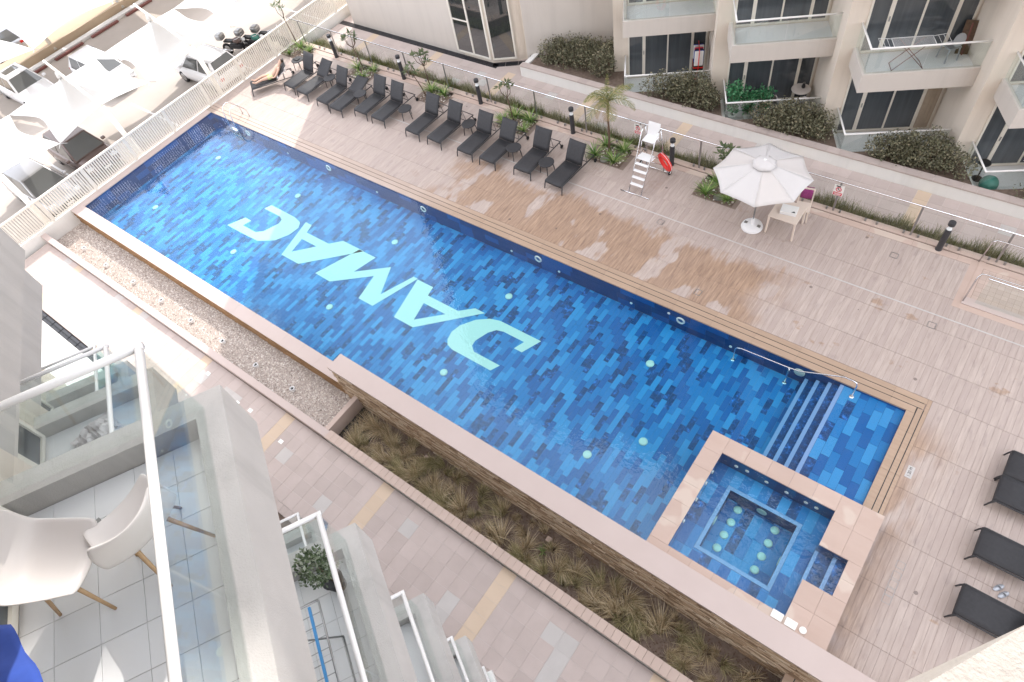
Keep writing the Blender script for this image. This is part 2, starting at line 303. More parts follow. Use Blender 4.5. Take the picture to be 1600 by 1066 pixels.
# ------------------------------------------------------------------ mesh helpers
class MB:
    def __init__(s): s.v = []; s.f = []; s.m = []
    def add(s, vs, fs, m=0):
        b = len(s.v); s.v.extend([tuple(v) for v in vs]); s.f.extend([tuple(b + i for i in f) for f in fs]); s.m.extend([m] * len(fs)); return s
    def box(s, x0, y0, z0, x1, y1, z1, m=0, bottom=True):
        fs = [(4, 5, 6, 7), (0, 1, 5, 4), (1, 2, 6, 5), (2, 3, 7, 6), (3, 0, 4, 7)]
        if bottom: fs.append((3, 2, 1, 0))
        return s.add([(x0, y0, z0), (x1, y0, z0), (x1, y1, z0), (x0, y1, z0), (x0, y0, z1), (x1, y0, z1), (x1, y1, z1), (x0, y1, z1)], fs, m)
    def bar(s, p, q, w, h, m=0, up=(0, 0, 1)):
        p, q = Vector(p), Vector(q); d = (q - p).normalized(); up = Vector(up)
        if abs(d.dot(up)) > 0.99: up = Vector((1, 0, 0))
        a = d.cross(up).normalized() * w / 2; b = a.cross(d).normalized() * h / 2
        vs = [p - a - b, p + a - b, p + a + b, p - a + b, q - a - b, q + a - b, q + a + b, q - a + b]
        return s.add(vs, [(0, 1, 2, 3), (7, 6, 5, 4), (0, 4, 5, 1), (1, 5, 6, 2), (2, 6, 7, 3), (3, 7, 4, 0)], m)
    def tube(s, pts, r, n=8, m=0, cap=True):
        pts = [Vector(p) for p in pts]; rs = r if isinstance(r, (list, tuple)) else [r] * len(pts)
        vs = []; ref = None
        for i, p in enumerate(pts):
            d = (pts[min(i + 1, len(pts) - 1)] - pts[max(i - 1, 0)]).normalized()
            if ref is None:
                ref = d.cross(Vector((0, 0, 1)))
                if ref.length < 0.05: ref = d.cross(Vector((1, 0, 0)))
            ref = (ref - d * ref.dot(d)).normalized(); b = d.cross(ref)
            for k in range(n):
                a = 2 * math.pi * k / n; vs.append(p + (ref * math.cos(a) + b * math.sin(a)) * rs[i])
        fs = [(i * n + k, i * n + (k + 1) % n, (i + 1) * n + (k + 1) % n, (i + 1) * n + k) for i in range(len(pts) - 1) for k in range(n)]
        if cap: fs += [tuple(range(n - 1, -1, -1)), tuple((len(pts) - 1) * n + k for k in range(n))]
        return s.add(vs, fs, m)
    def lathe(s, prof, c=(0, 0, 0), n=16, m=0, axis=None):
        Mx = Matrix.Identity(3) if axis is None else Vector((0, 0, 1)).rotation_difference(Vector(axis)).to_matrix()
        vs = []; c = Vector(c)
        for r, z in prof:
            for k in range(n):
                a = 2 * math.pi * k / n; vs.append(c + Mx @ Vector((r * math.cos(a), r * math.sin(a), z)))
        fs = [(i * n + k, i * n + (k + 1) % n, (i + 1) * n + (k + 1) % n, (i + 1) * n + k) for i in range(len(prof) - 1) for k in range(n)]
        if prof[0][0] > 1e-5: fs.append(tuple(range(n - 1, -1, -1)))
        if prof[-1][0] > 1e-5: fs.append(tuple((len(prof) - 1) * n + k for k in range(n)))
        return s.add(vs, fs, m)
    def torus(s, c, Rr, r, axis=(0, 0, 1), n=24, k=8, m=0):
        Mx = Vector((0, 0, 1)).rotation_difference(Vector(axis)).to_matrix(); c = Vector(c); vs = []
        for i in range(n):
            a = 2 * math.pi * i / n
            for j in range(k):
                b = 2 * math.pi * j / k; vs.append(c + Mx @ Vector(((Rr + r * math.cos(b)) * math.cos(a), (Rr + r * math.cos(b)) * math.sin(a), r * math.sin(b))))
        return s.add(vs, [(i * k + j, ((i + 1) % n) * k + j, ((i + 1) % n) * k + (j + 1) % k, i * k + (j + 1) % k) for i in range(n) for j in range(k)], m)
    def prism(s, poly, z0, z1, m=0, bottom=True):
        n = len(poly); area = sum(poly[i][0] * poly[(i + 1) % n][1] - poly[(i + 1) % n][0] * poly[i][1] for i in range(n))
        if area < 0: poly = poly[::-1]
        vs = [(x, y, z0) for x, y in poly] + [(x, y, z1) for x, y in poly]
        fs = [(i, (i + 1) % n, n + (i + 1) % n, n + i) for i in range(n)] + [tuple(range(n, 2 * n))]
        if bottom: fs.append(tuple(range(n - 1, -1, -1)))
        return s.add(vs, fs, m)
    def quad(s, a, b, c, d, m=0): return s.add([a, b, c, d], [(0, 1, 2, 3)], m)
    def grid(s, pts, nu, nv, m=0):
        return s.add(pts, [(i * nv + j, (i + 1) * nv + j, (i + 1) * nv + j + 1, i * nv + j + 1) for i in range(nu - 1) for j in range(nv - 1)], m)
    def mesh(s, name, mats, smooth=False):
        me = bpy.data.meshes.new(name); me.from_pydata(s.v, [], s.f)
        for x in (mats if isinstance(mats, (list, tuple)) else [mats]): me.materials.append(MAT[x])
        if any(s.m): me.polygons.foreach_set('material_index', s.m)
        if smooth: me.polygons.foreach_set('use_smooth', [True] * len(me.polygons))
        me.update(); return me
    def build(s, name, mats, parent=None, smooth=False, bevel=0, solid=0, sub=0, loc=None):
        return mobj(name, s.mesh(name, mats, smooth), parent, bevel, solid, sub, loc)
def mobj(name, me, parent=None, bevel=0, solid=0, sub=0, loc=None):
    o = bpy.data.objects.new(name, me); COL.objects.link(o)
    if parent: o.parent = parent
    if loc is not None: o.location = loc
    if solid:
        q = o.modifiers.new('solid', 'SOLIDIFY'); q.thickness = solid; q.offset = 0
    if sub:
        q = o.modifiers.new('sub', 'SUBSURF'); q.levels = sub; q.render_levels = sub
    if bevel:
        q = o.modifiers.new('bevel', 'BEVEL'); q.width = bevel; q.segments = 2; q.limit_method = 'ANGLE'
    return o
def tag(o, label=None, cat=None, group=None, kind=None):
    if label: o['label'] = label
    if cat: o['category'] = cat
    if group: o['group'] = group
    if kind: o['kind'] = kind
    return o
def thing(name, label, cat, group=None, loc=(0, 0, 0), rz=0.0):
    o = bpy.data.objects.new(name, None); COL.objects.link(o); o.location = loc; o.rotation_euler = (0, 0, rz); o.empty_display_size = 0.2
    return tag(o, label, cat, group)
def place(o, loc, rz=0.0, s=1.0):
    o.location = loc; o.rotation_euler = (0, 0, rz)
    if s != 1.0: o.scale = (s, s, s)
    return o
def copy_tree(o, parent=None, label=None):
    c = o.copy(); COL.objects.link(c)
    if parent: c.parent = parent
    if label: c['label'] = label
    for ch in list(o.children): copy_tree(ch, c)
    return c
def struct(name, mb, mats, **kw): return tag(mb.build(name, mats, **kw), kind='structure')
def rebase(root, loc):
    loc = Vector(loc); root.location = loc
    for ch in root.children: ch.location = Vector(ch.location) - loc

# ------------------------------------------------------------------ ground, terrace, car park
WZ = -0.39           # walkway level; pool deck is z = 0
struct('ground', MB().box(-700, -700, -1.9, 700, 700, -1.32), 'sand')
struct('car_park', MB().box(-44.5, -40, -1.30, -29.0, 60, -1.20), 'asphalt')
mk = MB()
for y in range(-20, 50, 5):
    mk.box(-35.6, y + 0.55, -1.199, -30.0, y + 0.65, -1.194)
struct('bay_markings', mk, 'white_paint')
struct('terrace_base', MB().box(-28.75, -60, -1.3, 60, 70, -0.95), 'grout')
struct('median_wall', MB().box(-46.6, -40, -1.3, -45.3, 60, -0.75), 'median')
struct('kerb', MB().box(-45.0, -40, -1.3, -44.56, 60, -1.06), 'white_wall')
g = 'dark bars standing in for shaded kerb gaps'
for i, y in enumerate((8.6, 11.1, 13.6, 16.1, 18.6)):  # dark red bars stand in for the shadow seen in gaps of the kerb
    tag(MB().box(-44.42, y, -1.2, -44.24, y + 1.9, -1.08).build('kerb_gap_shade', 'kerb_red', bevel=0.02), ('nearest', 'second', 'third', 'fourth', 'farthest')[i] + ' dark red bar standing in for shade in gaps of the white kerb, counted from the white saloon', 'painted kerb shade', g)

# ------------------------------------------------------------------ pool deck with planks
PX0, PX1, PY0, PY1 = -28.48, 1.347, 4.403, 11.256
deck_base = MB()
CX0 = -28.84
FY0, FY1 = 11.82, 16.80
deck_base.box(CX0, PY1 + 0.02, -0.95, 14, 17.30, -0.008)       # far side
deck_base.box(PX1 + 0.02, 3.2, -0.95, 14, PY1 + 0.0195, -0.008)
deck = struct('pool_deck', deck_base, 'deck_joint')
planters = [(-29.0, -27.3, 16.0, 17.02), (-24.3, -22.9, 16.0, 17.02), (-19.9, -18.5, 16.0, 17.02), (-15.6, -14.1, 16.0, 17.02), (-11.2, -9.85, 15.95, 17.02), (-7.05, -5.55, 15.9, 17.02)]
RAMP = (1.46, 15.25, 14.0, 17.05)
planks = []
PW = 0.158
def clip_add(x0, x1, y0, y1):
    for (a, b, c, d) in planters + [(RAMP[0], RAMP[2], RAMP[1], RAMP[3])]:
        if x1 > a + .02 and x0 < b - .02 and y1 > c + .02 and y0 < d - .02:
            if y0 < c - 0.15: y1 = min(y1, c)
            else: return
    if x1 - x0 > .03 and y1 - y0 > .05: planks.append((x0, x1, y0 + .002, y1 - .002))
rows = [11.82, 12.83, 14.07, 15.31, 16.80]
x = CX0; 
while x < 14:
    off = random.choice((0, 0, 0.41, 0.82)) * 0
    for r in range(len(rows) - 1): clip_add(x, x + PW, rows[r], rows[r + 1])
    x += PW
rowsr = [3.2, 4.15, 5.39, 6.63, 7.87, 9.11, 10.35, 11.82]
x = 1.80
while x < 14:
    for r in range(len(rowsr) - 1):
        if r == len(rowsr) - 2: clip_add(x, x + PW, rowsr[r], rowsr[r + 1] )
        else: clip_add(x, x + PW, rowsr[r], rowsr[r + 1])
    x += PW
planks.sort(key=lambda q: (q[0] + q[1]) ** 2 / 4 + (q[2] + q[3]) ** 2 / 4 if -13 < q[0] < 5.2 else 1e6 + abs(q[0]))
cache = {}
rest = MB(); G_ = 0.0022
for i, (x0, x1, y0, y1) in enumerate(planks):
    if i < 300:
        key = (round(x1 - x0, 3), round(y1 - y0, 3))
        if key not in cache:
            w, l = (x1 - x0) / 2 - G_, (y1 - y0) / 2 - G_
            cache[key] = MB().box(-w, -l, -0.012, w, l, 0, bottom=False).mesh('plank', 'deck_wood')
        mobj('plank', cache[key], deck, loc=((x0 + x1) / 2, (y0 + y1) / 2, random.uniform(-.0012, .0004)))
    else:
        rest.box(x0 + G_, y0 + G_, -0.012, x1 - G_, y1 - G_, random.uniform(-.0012, .0004), bottom=False)
tag(rest.build('plank_field', 'deck_wood', deck), kind='stuff')
# coping strips: long tan slabs in two rows separated by dark grooves
def strip(name, mat, x0, x1, y0, y1, z0, z1, step, along='x', parent=None, j=0.0025):
    a0, a1 = (x0, x1) if along == 'x' else (y0, y1); a = a0
    while a < a1 - .01:
        b = min(a + step, a1)
        if a1 - b < step * .3: b = a1
        if along == 'x': m = MB().box(a + j, y0, z0, b - j, y1, z1)
        else: m = MB().box(x0, a + j, z0, x1, b - j, z1)
        m.build(name, mat, parent); a = b
gv = MB()  # near-black strips give the shallow grooves the look of deep shade
gv.box(CX0, PY1 + .185, -.05, PX1 + .3, PY1 + .216, -.0062); gv.box(CX0, PY1 + .366, -.05, PX1 + .3, PY1 + .394, -.0062)
gv.box(PX1 + .185, 3.2, -.05, PX1 + .216, PY1 + .184, -.0062); gv.box(PX1 + .334, 3.2, -.05, PX1 + .364, PY1 + .184, -.0062); gv.box(CX0, 17.037, -.05, 14, 17.064, -.005)
tag(gv.build('groove_shade_strip', 'groove_shade', deck), kind='stuff')
strip('coping_slab', 'coping_tan', CX0, PX1 + .185, PY1, PY1 + .19, -0.05, 0.0, 1.24, 'x', deck)
strip('coping_slab', 'coping_tan', CX0, PX1 + .335, PY1 + .212, PY1 + .37, -0.05, -0.002, 1.24, 'x', deck)
strip('coping_slab', 'coping_tan', CX0, PX1 + .355, PY1 + .39, 11.812, -0.05, 0.0, 1.24, 'x', deck)
strip('coping_slab', 'coping_tan', PX1, PX1 + .19, 3.2, PY1 - .004, -0.05, 0.0, 1.24, 'y', deck)
strip('coping_slab', 'coping_tan', PX1 + .212, PX1 + .338, 3.2, PY1 + .19, -0.05, -0.002, 1.24, 'y', deck)
strip('coping_slab', 'coping_tan', PX1 + .36, 1.795, 3.2, 11.812, -0.05, 0.0, 1.24, 'y', deck)
strip('border_slab', 'rim_stone', CX0, 14, 16.805, 17.04, -0.05, 0.002, 1.24, 'x', deck)
strip('border_slab', 'kerb_block', CX0, 14, 17.062, 17.30, -0.05, 0.03, 0.31, 'x', deck)
# pale drain channel along the deck
strip('drain_cover', 'drain_grey', -24, 14, 14.553, 14.592, -0.03, 0.0025, 1.24, 'x', deck)
for (cx, cy) in ((-7.31, 14.3), (1.05, 14.17), (-0.6, 16.2), (-4.9, 12.2)):
    m = MB()
    for dx, dy, w, l in ((-.1, 0, .008, .1), (.1, 0, .008, .1), (0, -.1, .1, .008), (0, .1, .1, .008)): m.box(cx + dx - w, cy + dy - l, 0.0, cx + dx + w, cy + dy + l, 0.006)
    m.build('access_cover', 'dull_steel', deck)
for cy in (7.32, 7.05, 6.83, 6.63, 6.44):
    m = MB()
    for dx, dy, w, l in ((-.085, 0, .004, .085), (.085, 0, .004, .085), (0, -.085, .085, .004), (0, .085, .085, .004)): m.box(2.5 + dx - w, cy + dy - l, 0.0, 2.5 + dx + w, cy + dy + l, 0.004)
    m.build('number_tile_frame', 'dull_steel', deck)
# depth marker
dm = thing('depth_marker', 'small white depth marker tile beside the steps end of the pool', 'depth marker', loc=(1.95, 9.62, 0.0), rz=R(90))
MB().box(-.17, -.075, 0.0, .17, .075, 0.006).build('tile', 'drain_grey', dm)
fc = bpy.data.curves.new('marker_text', 'FONT'); fc.body = '1.20 M'; fc.size = 0.10; fc.align_x = 'CENTER'; fc.align_y = 'CENTER'; fc.materials.append(MAT['black'])
fo = bpy.data.objects.new('marker_text', fc); COL.objects.link(fo)
fm_ = bpy.data.meshes.new_from_object(fo.evaluated_get(bpy.context.evaluated_depsgraph_get())); bpy.data.objects.remove(fo)
fo = tag(mobj('marker_lettering', fm_, dm, loc=(0, 0, 0.0085)), kind='stuff')
# ------------------------------------------------------------------ swimming pool
pool = thing('swimming_pool', 'long rectangular swimming pool lined with mixed blue tiles', 'swimming pool')
FZ = -0.80
b = MB()
b.box(PX0 - .2, PY0 - .1, FZ - .1, PX1, PY1, FZ - 0.006)
b.box(PX0 - .2, PY0 - .1, FZ, PX0 - .012, PY1 + .02, -0.055)
b.box(PX0 - .2, PY1 + .012, FZ, PX1 + .2, PY1 + .0195, -0.055)
b.box(PX1 + .012, PY0, FZ, PX1 + .0195, PY1 + .012, -0.055)
b.build('basin', 'pool_grout', pool)
TW, TL = 0.165, 0.54
tiles = []
x = PX0; ci = 0
while x < PX1 - .01:
    y = PY0 - ((ci * 0.19) % .54 + random.choice((0, .05, .09))); ci += 1
    while y < PY1:
        tiles.append((x, min(x + TW, PX1), max(y, PY0), min(y + TL, PY1))); y += TL
    x += TW
shelf0 = -1.14
mats4 = ['tile_light', 'tile_mid', 'tile_dark', 'tile_marble']
_last = [0]
def pick():
    while True:
        k = random.choices((0, 1, 2, 3), (24, 36, 25, 15))[0]
        if k != _last[0] or random.random() < .25: _last[0] = k; return k
floor_t = [t for t in tiles if t[0] < shelf0 - .1 and not (t[0] > -2.4 and t[3] < 8.0) and t[3] - t[2] > .03]
shelf_t = []
for cx_ in range(7):
    xa = -.172 + cx_ * (PX1 + .172) / 7; y = PY1
    yy = PY1 + (cx_ * .22) % .6
    while yy > 8.0:
        if min(yy, PY1) - max(yy - .6, 8.0) > .03: shelf_t.append((xa, xa + (PX1 + .172) / 7, max(yy - .6, 8.0), min(yy, PY1)))
        yy -= .6
allt = [(t, FZ) for t in floor_t] + [(t, -0.11) for t in shelf_t]
allt = [(t, z, pick()) for t, z in allt]; allt.sort(key=lambda q: (q[0][0] + 0.5) ** 2 + q[0][2] ** 2)
tc = {}; restt = MB()
for i, ((x0, x1, y0, y1), z, k) in enumerate(allt):
    g2 = 0.003
    if i < 300:
        key = (k, round(x1 - x0, 3), round(y1 - y0, 3))
        if key not in tc: tc[key] = MB().box(-(x1 - x0) / 2 + g2, -(y1 - y0) / 2 + g2, -.01, (x1 - x0) / 2 - g2, (y1 - y0) / 2 - g2, 0, bottom=False).mesh('floor_tile', mats4[k])
        mobj('floor_tile', tc[key], pool, loc=((x0 + x1) / 2, (y0 + y1) / 2, z))
    else: restt.box(x0 + g2, y0 + g2, z - .01, x1 - g2, y1 - g2, z, k, bottom=False)
tag(restt.build('floor_tile_field', mats4, pool), kind='stuff')
# wall tiles
wm = MB()
for r in range(3):
    z0 = FZ + .003 + r * .25; z1 = z0 + .244; x = PX0 - random.random() * .3
    while x < PX1:
        wm.box(max(x, PX0) + .003, PY1, z0, min(x + .6, PX1) - .003, PY1 + .012, min(z1, -.056), random.choice((0, 0, 1))); x += .6
    for (xw, s) in ((PX0 - .012, 0), (PX1, 1)):
        y = PY0
        while y < PY1: wm.box(xw, y + .003, z0, xw + .012, min(y + .6, PY1) - .003, min(z1, -.056), random.choice((0, 0, 1))); y += .6
tag(wm.build('wall_tile_field', ['tile_navy', 'tile_dark'], pool), kind='stuff')
# steps
for (x0, x1, z) in ((-1.14, -.86, -.53), (-.86, -.56, -.38), (-.56, -.27, -.24), (-.27, PX1, -.115)):
    MB().box(x0, 7.9, FZ, x1, PY1, z - .001).build('step', 'tile_marble', pool)
    MB().box(x0 - .004, 7.9, z - .05, x0 + .095, PY1 - .002, z + .004).build('step_nosing', 'nosing', pool)
# lamps on floor and far wall
lp = MB().lathe([(0.125, 0.0), (0.125, 0.02), (0.10, 0.035), (0.0, 0.04)], n=16).mesh('floor_lamp_lens', 'lens_white', True)
for lx in (-5.1, -10.4, -15.7, -21.2, -26.6):
    for ly in (9.69, 6.2): mobj('floor_lamp', lp, pool, loc=(lx, ly, FZ))
mobj('floor_lamp', lp, pool, loc=(-4.0, 7.35, FZ))
ring = MB().torus((0, 0, 0), .115, .03, (0, 1, 0), 20, 6).mesh('wall_lamp_ring', 'rim_white', True)
for lx in (-26.0, -20.7, -15.47, -10.22, -4.95): mobj('wall_lamp', ring, pool, loc=(lx, PY1 - .01, -.36))
mobj('wall_lamp', MB().lathe([(.15, 0), (.15, .03), (.1, .045), (0, .045)], n=18, axis=(0, -1, 0)).mesh('wall_lamp', 'lens_white', True), pool, loc=(-1.33, PY1, -.36))
jet = MB().lathe([(.045, 0), (.045, .02), (0, .03)], n=10, axis=(0, -1, 0)).mesh('inlet', 'rim_white', True)
for lx in (-23.4, -18.0, -11.38, -9.39, -6.65, -5.35, -3.33): mobj('inlet', jet, pool, loc=(lx, PY1, -.56 if lx != -5.35 else -.25))
# inlaid letters DAMAC on the pool floor (read from the far side)
LET = {
'D': ([(-11.21, 7.31), (-11.29, 7.63), (-11.21, 7.97), (-10.89, 8.42), (-10.49, 8.7), (-10.13, 8.8), (-8.49, 8.8), (-8.78, 8.14), (-9.09, 8.14), (-8.95, 8.5), (-9.77, 8.5), (-10.02, 8.43), (-10.2, 8.21), (-10.37, 7.75), (-10.34, 7.53), (-10.14, 7.38), (-9.09, 7.38), (-9.24, 7.08), (-10.83, 7.08), (-11.07, 7.15)], None),
'A': ([(-13.46, 7.1), (-13.84, 8.8), (-13.1, 8.8), (-13.02, 8.42), (-11.65, 8.42), (-11.2, 8.8), (-10.78, 8.8), (-12.58, 7.1)], [(-12.93, 8.09), (-11.95, 8.09), (-12.76, 7.37)]),
'M': ([(-17.53, 7.13), (-16.83, 8.83), (-15.97, 8.83), (-16.23, 7.91), (-15.12, 8.77), (-14.58, 7.62), (-14.06, 8.83), (-13.85, 8.83), (-14.48, 7.08), (-15.18, 7.08), (-15.40, 8.13), (-16.72, 7.11)], None),
'A2': ([(-19.47, 7.13), (-19.90, 8.85), (-19.55, 8.85), (-19.43, 8.46), (-18.16, 8.46), (-17.74, 8.85), (-16.60, 8.85), (-18.48, 7.13)], [(-19.35, 8.12), (-18.5, 8.12), (-19.21, 7.44)]),
'C': ([(-22.88, 7.13), (-22.5, 7.8), (-22.12, 7.8), (-22.23, 7.45), (-21.42, 7.45), (-21.15, 7.65), (-20.89, 8.25), (-20.95, 8.47), (-21.17, 8.56), (-22.16, 8.56), (-22.02, 8.85), (-20.56, 8.83), (-20.12, 8.73), (-19.94, 8.48), (-20.01, 8.03), (-20.31, 7.53), (-20.96, 7.16), (-21.95, 7.13)], None)}
for k, (poly, hole) in LET.items():
    # positions measured for z = -0.95; rescale to the floor level along the sight line from the survey point, then fixed here
    sc_ = (16 + 0.80) / (16 + 0.95)
    bm = bmesh.new()
    def ringv(pts): 
        vs = [bm.verts.new((p[0] * sc_, p[1] * sc_, FZ + 0.006)) for p in pts]
        return [bm.edges.new((vs[i], vs[(i + 1) % len(vs)])) for i in range(len(vs))]
    es = ringv(poly)
    if hole: es += ringv(hole)
    bmesh.ops.triangle_fill(bm, use_beauty=True, use_dissolve=False, edges=es, normal=(0, 0, 1))
    for f in bm.faces:
        if f.normal.z < 0: f.normal_flip()
    me = bpy.data.meshes.new('inlaid_letter'); bm.to_mesh(me); bm.free(); me.materials.append(MAT['letter']); mobj('inlaid_letter', me, pool)
# water sheet
W = -0.055
struct('pool_water', MB().prism([(PX0 - .006, PY0 - .015), (-2.378, PY0 - .015), (-2.378, 8.005), (PX1 + .006, 8.005), (PX1 + .006, PY1 + .006), (PX0 - .006, PY1 + .006)], FZ - .05, W), 'pool_water')
# ------------------------------------------------------------------ pool edge walls, trough, planter
lw = thing('pool_edge_wall', 'low pool edge wall with pale coping above the gravel trough', 'wall')
MB().box(CX0, 3.96, -0.95, -12.30, PY0 - .022, -0.035).build('core', 'ledger_wet', lw)
MB().box(CX0, PY0 - .021, -0.95, PX0 - .205, PY1 + .02, -0.035).build('core', 'ledger_wet', lw)
strip('coping_slab', 'coping_pink', CX0, -12.28, 3.93, PY0, -.034, 0.0, 0.84, 'x', lw, .0015)
strip('coping_slab', 'coping_pink', CX0, PX0, PY0 + .001, PY1 - .001, -.034, 0.0, 0.84, 'y', lw, .0015)
def ledgers(x0, x1, z0, z1, yface, mat, parent):
    m = MB(); z = z0
    while z < z1 - .01:
        h = random.uniform(.026, .042); x = x0 - random.random() * .3; zt = min(z + h, z1)
        while x < x1:
            l = random.uniform(.12, .5); d = random.uniform(.004, .035)
            m.box(max(x, x0) + .001, yface - d, z, min(x + l, x1) - .001, yface + .02, zt - .002, bottom=True); x += l
        z += h
    tag(m.build('stone_cladding', mat, parent), kind='stuff')
ledgers(CX0, -12.32, -0.78, -0.036, 3.96, 'ledger_wet', lw)
hw = thing('pool_side_wall', 'tall stone clad wall with smooth pale coping between pool and grass bed', 'wall')
RW0, RW1, RZ = -12.32, 7.0, 1.11
MB().box(RW0 + .02, 3.90, -0.95, RW1, PY0, RZ - .07).build('core', 'ledger', hw)
MB().box(RW0 - .02, 3.85, RZ - .07, RW1, PY0 + .01, RZ).build('coping', 'coping_pink', hw, bevel=0.006)
ledgers(RW0 + .02, RW1, -0.85, RZ - .072, 3.90, 'ledger', hw)
ew = MB(); z = -.05
# gravel trough
GZ = -0.68
struct('gravel_bed', MB().box(CX0, 2.55, -0.95, -11.7, 3.97, GZ), 'gravel_bed')
gm = MB()
def pebble(m, x, y, z, s):
    a = random.uniform(0, 6.28); sx, sy, sz = s * random.uniform(.7, 1.3), s * random.uniform(.7, 1.2), s * random.uniform(.45, .8)
    ca, sa = math.cos(a), math.sin(a)
    vs = [(0, 0, sz), (sx, 0, 0), (0, sy, 0), (-sx, 0, 0), (0, -sy, 0)]
    vs = [(x + p * ca - q * sa, y + p * sa + q * ca, z + r) for p, q, r in vs]
    m.add(vs, [(0, 1, 2), (0, 2, 3), (0, 3, 4), (0, 4, 1)])
for i in range(16000):
    pebble(gm, random.uniform(CX0, -11.88), random.uniform(2.63, 3.95), GZ - .004, random.uniform(.018, .042))
tag(gm.build('gravel', 'pebble'), 'pale mixed gravel filling the trough beside the pool wall', 'gravel', kind='stuff')
tw = thing('trough_wall', 'white low kerb wall between the gravel trough and the walkway', 'low wall')
strip('coping_slab', 'coping_pink', CX0, -11.64, 2.40, 2.62, -.75, -.12, 1.26, 'x', tw, .0015)
MB().box(-11.86, 2.621, -.75, -11.70, 3.92, -.12).build('divider', 'kerb_block', tw, bevel=.006)
pk = thing('planter_kerb', 'raised kerb of small pink blocks along the grass bed', 'kerb')
MB().box(-11.638, 2.40, -.75, 7, 2.44, -.155).build('face', 'white_wall', pk)
kb = MB().box(-.098, 2.385, -.15, .098, 2.66, -.10).mesh('kerb_block', 'kerb_block')
MB().box(-11.638, 2.44, -.75, 7, 2.65, -.152).build('core', 'grout', pk)
x = -11.53
while x < 6.9: mobj('kerb_block', kb, pk, bevel=.006, loc=(x, 0, 0)); x += .2
# uplights in the gravel
um = None
for i, (lx, ly) in enumerate([(-27.12, 3.09), (-25.32, 3.02), (-23.44, 3.08), (-21.57, 3.1), (-19.7, 3.1), (-17.86, 3.12), (-16.0, 3.08), (-14.18, 3.11)]):
    if um is None:
        um = thing('ground_uplight', 'small white uplight with dark lens set in the gravel trough', 'uplight', 'uplights in the gravel trough')
        MB().lathe([(.085, 0), (.085, .10), (.06, .11), (.055, .06), (0, .055)], n=14).build('housing', 'rim_white', um, smooth=False)
        MB().lathe([(.053, .065), (0, .07)], n=12).build('lens', 'black', um)
        MB().torus((0, 0, .105), .072, .018, n=14, k=5).build('bezel', 'plastic_white', um, smooth=True)
        o = um
    else: o = copy_tree(um)
    o['label'] = 'small white uplight in the gravel trough, ' + ('nearest the white fence', 'second from the white fence', 'third from the white fence', 'fourth from the white fence', 'fifth from the white fence', 'third from the grass bed', 'second from the grass bed', 'nearest the grass bed')[i]
    o.location = (lx, ly, GZ)
# planter bed with tufts
SZ = -0.66
struct('planting_bed', MB().box(-11.7, 2.6, -0.95, 8, 3.905, SZ), 'soil')
bs = MB()
for i in range(420): pebble(bs, -11.68 + random.random() ** 2 * 1.0, random.uniform(2.7, 3.85), SZ, random.uniform(.02, .045))
tag(bs.build('dark_pebbles', ['pebble_black']), 'black and white pebbles at the end of the grass bed', 'pebbles', kind='stuff')
lit = MB()
for i in range(5200): pebble(lit, random.uniform(-11.6, 5), random.uniform(2.66, 3.88), SZ - .004, random.uniform(.012, .035))
tag(lit.build('bark_chips', ['bark']), 'dark wood chips and litter on the soil of the grass bed', 'mulch', kind='stuff')
def blade(m, base, d, lean, L, w, seg=3, mi=0):
    px = Vector((-d[1], d[0], 0)) * w; pts = []
    for i in range(seg + 1):
        f = i / seg; c = Vector(base) + Vector((d[0] * lean * f * f, d[1] * lean * f * f, L * (f - .35 * lean / max(L, .01) * f * f * .6)))
        ww = 1 - f * .85; pts += [c - px * ww, c + px * ww]
    m.add(pts, [(2 * i, 2 * i + 1, 2 * i + 3, 2 * i + 2) for i in range(seg)], mi)
def tuft_mesh(name, n, L, spread, mat, w=.006, base=.06, bias=.16):
    m = MB(); ba = random.uniform(0, 6.283); bx, by = bias * math.cos(ba), bias * math.sin(ba)
    for i in range(n):
        a = random.uniform(0, 6.283); le = spread * random.random() ** .8; dx, dy = le * math.cos(a) + bx * random.uniform(.3, 1.4), le * math.sin(a) + by * random.uniform(.3, 1.4)
        ll = math.hypot(dx, dy) + 1e-4; r = base * random.random() ** .5; blade(m, (r * math.cos(a), r * math.sin(a), 0), (dx / ll, dy / ll), ll, L * random.uniform(.5, 1.1), w * random.uniform(.6, 1.4))
    return m.mesh(name, mat)
tv = [tuft_mesh('grass_tuft', 130, .40, .26, 'straw', .0055, .09) for _ in range(6)] + [tuft_mesh('grass_tuft', 110, .34, .24, 'straw_green', .0055, .08) for _ in range(3)]
yv = 0
for i in range(270):
    x = -11.35 + 13.8 * (i + random.random()) / 270; y = random.uniform(2.78, 3.75)
    if random.random() < .22: y = random.uniform(2.74, 2.95)
    dens = .95 if x < -7.5 else .62
    if random.random() > dens: continue
    o = mobj('grass_tuft', random.choice(tv), loc=(x, y, SZ)); s = random.choice((.55, .8, .95, 1.1, 1.35)) * random.uniform(.85, 1.15); o.scale = (s, s, s); o.rotation_euler = (0, 0, random.uniform(0, 6))
    tag(o, 'straw coloured ornamental grass tuft in the bed below the stone clad wall', 'grass tuft', 'ornamental grass tufts in the bed')
lilym = [tuft_mesh('green_clump', 46, .34, .22, 'lily_leaf', .012, .03, .02) for _ in range(3)]
for (x, y, s, l) in ((-4.55, 3.25, .75, 'small green weed clump in grass bed near the tall wall'), (-2.25, 2.95, .55, 'green weed clump in the grass bed nearest the block kerb'), (-1.3, 3.25, .5, 'tiny green weed at the bare end of the grass bed')):
    o = mobj('weed_clump', lilym[0], loc=(x, y, SZ)); o.scale = (s, s, s); tag(o, l, 'weed')
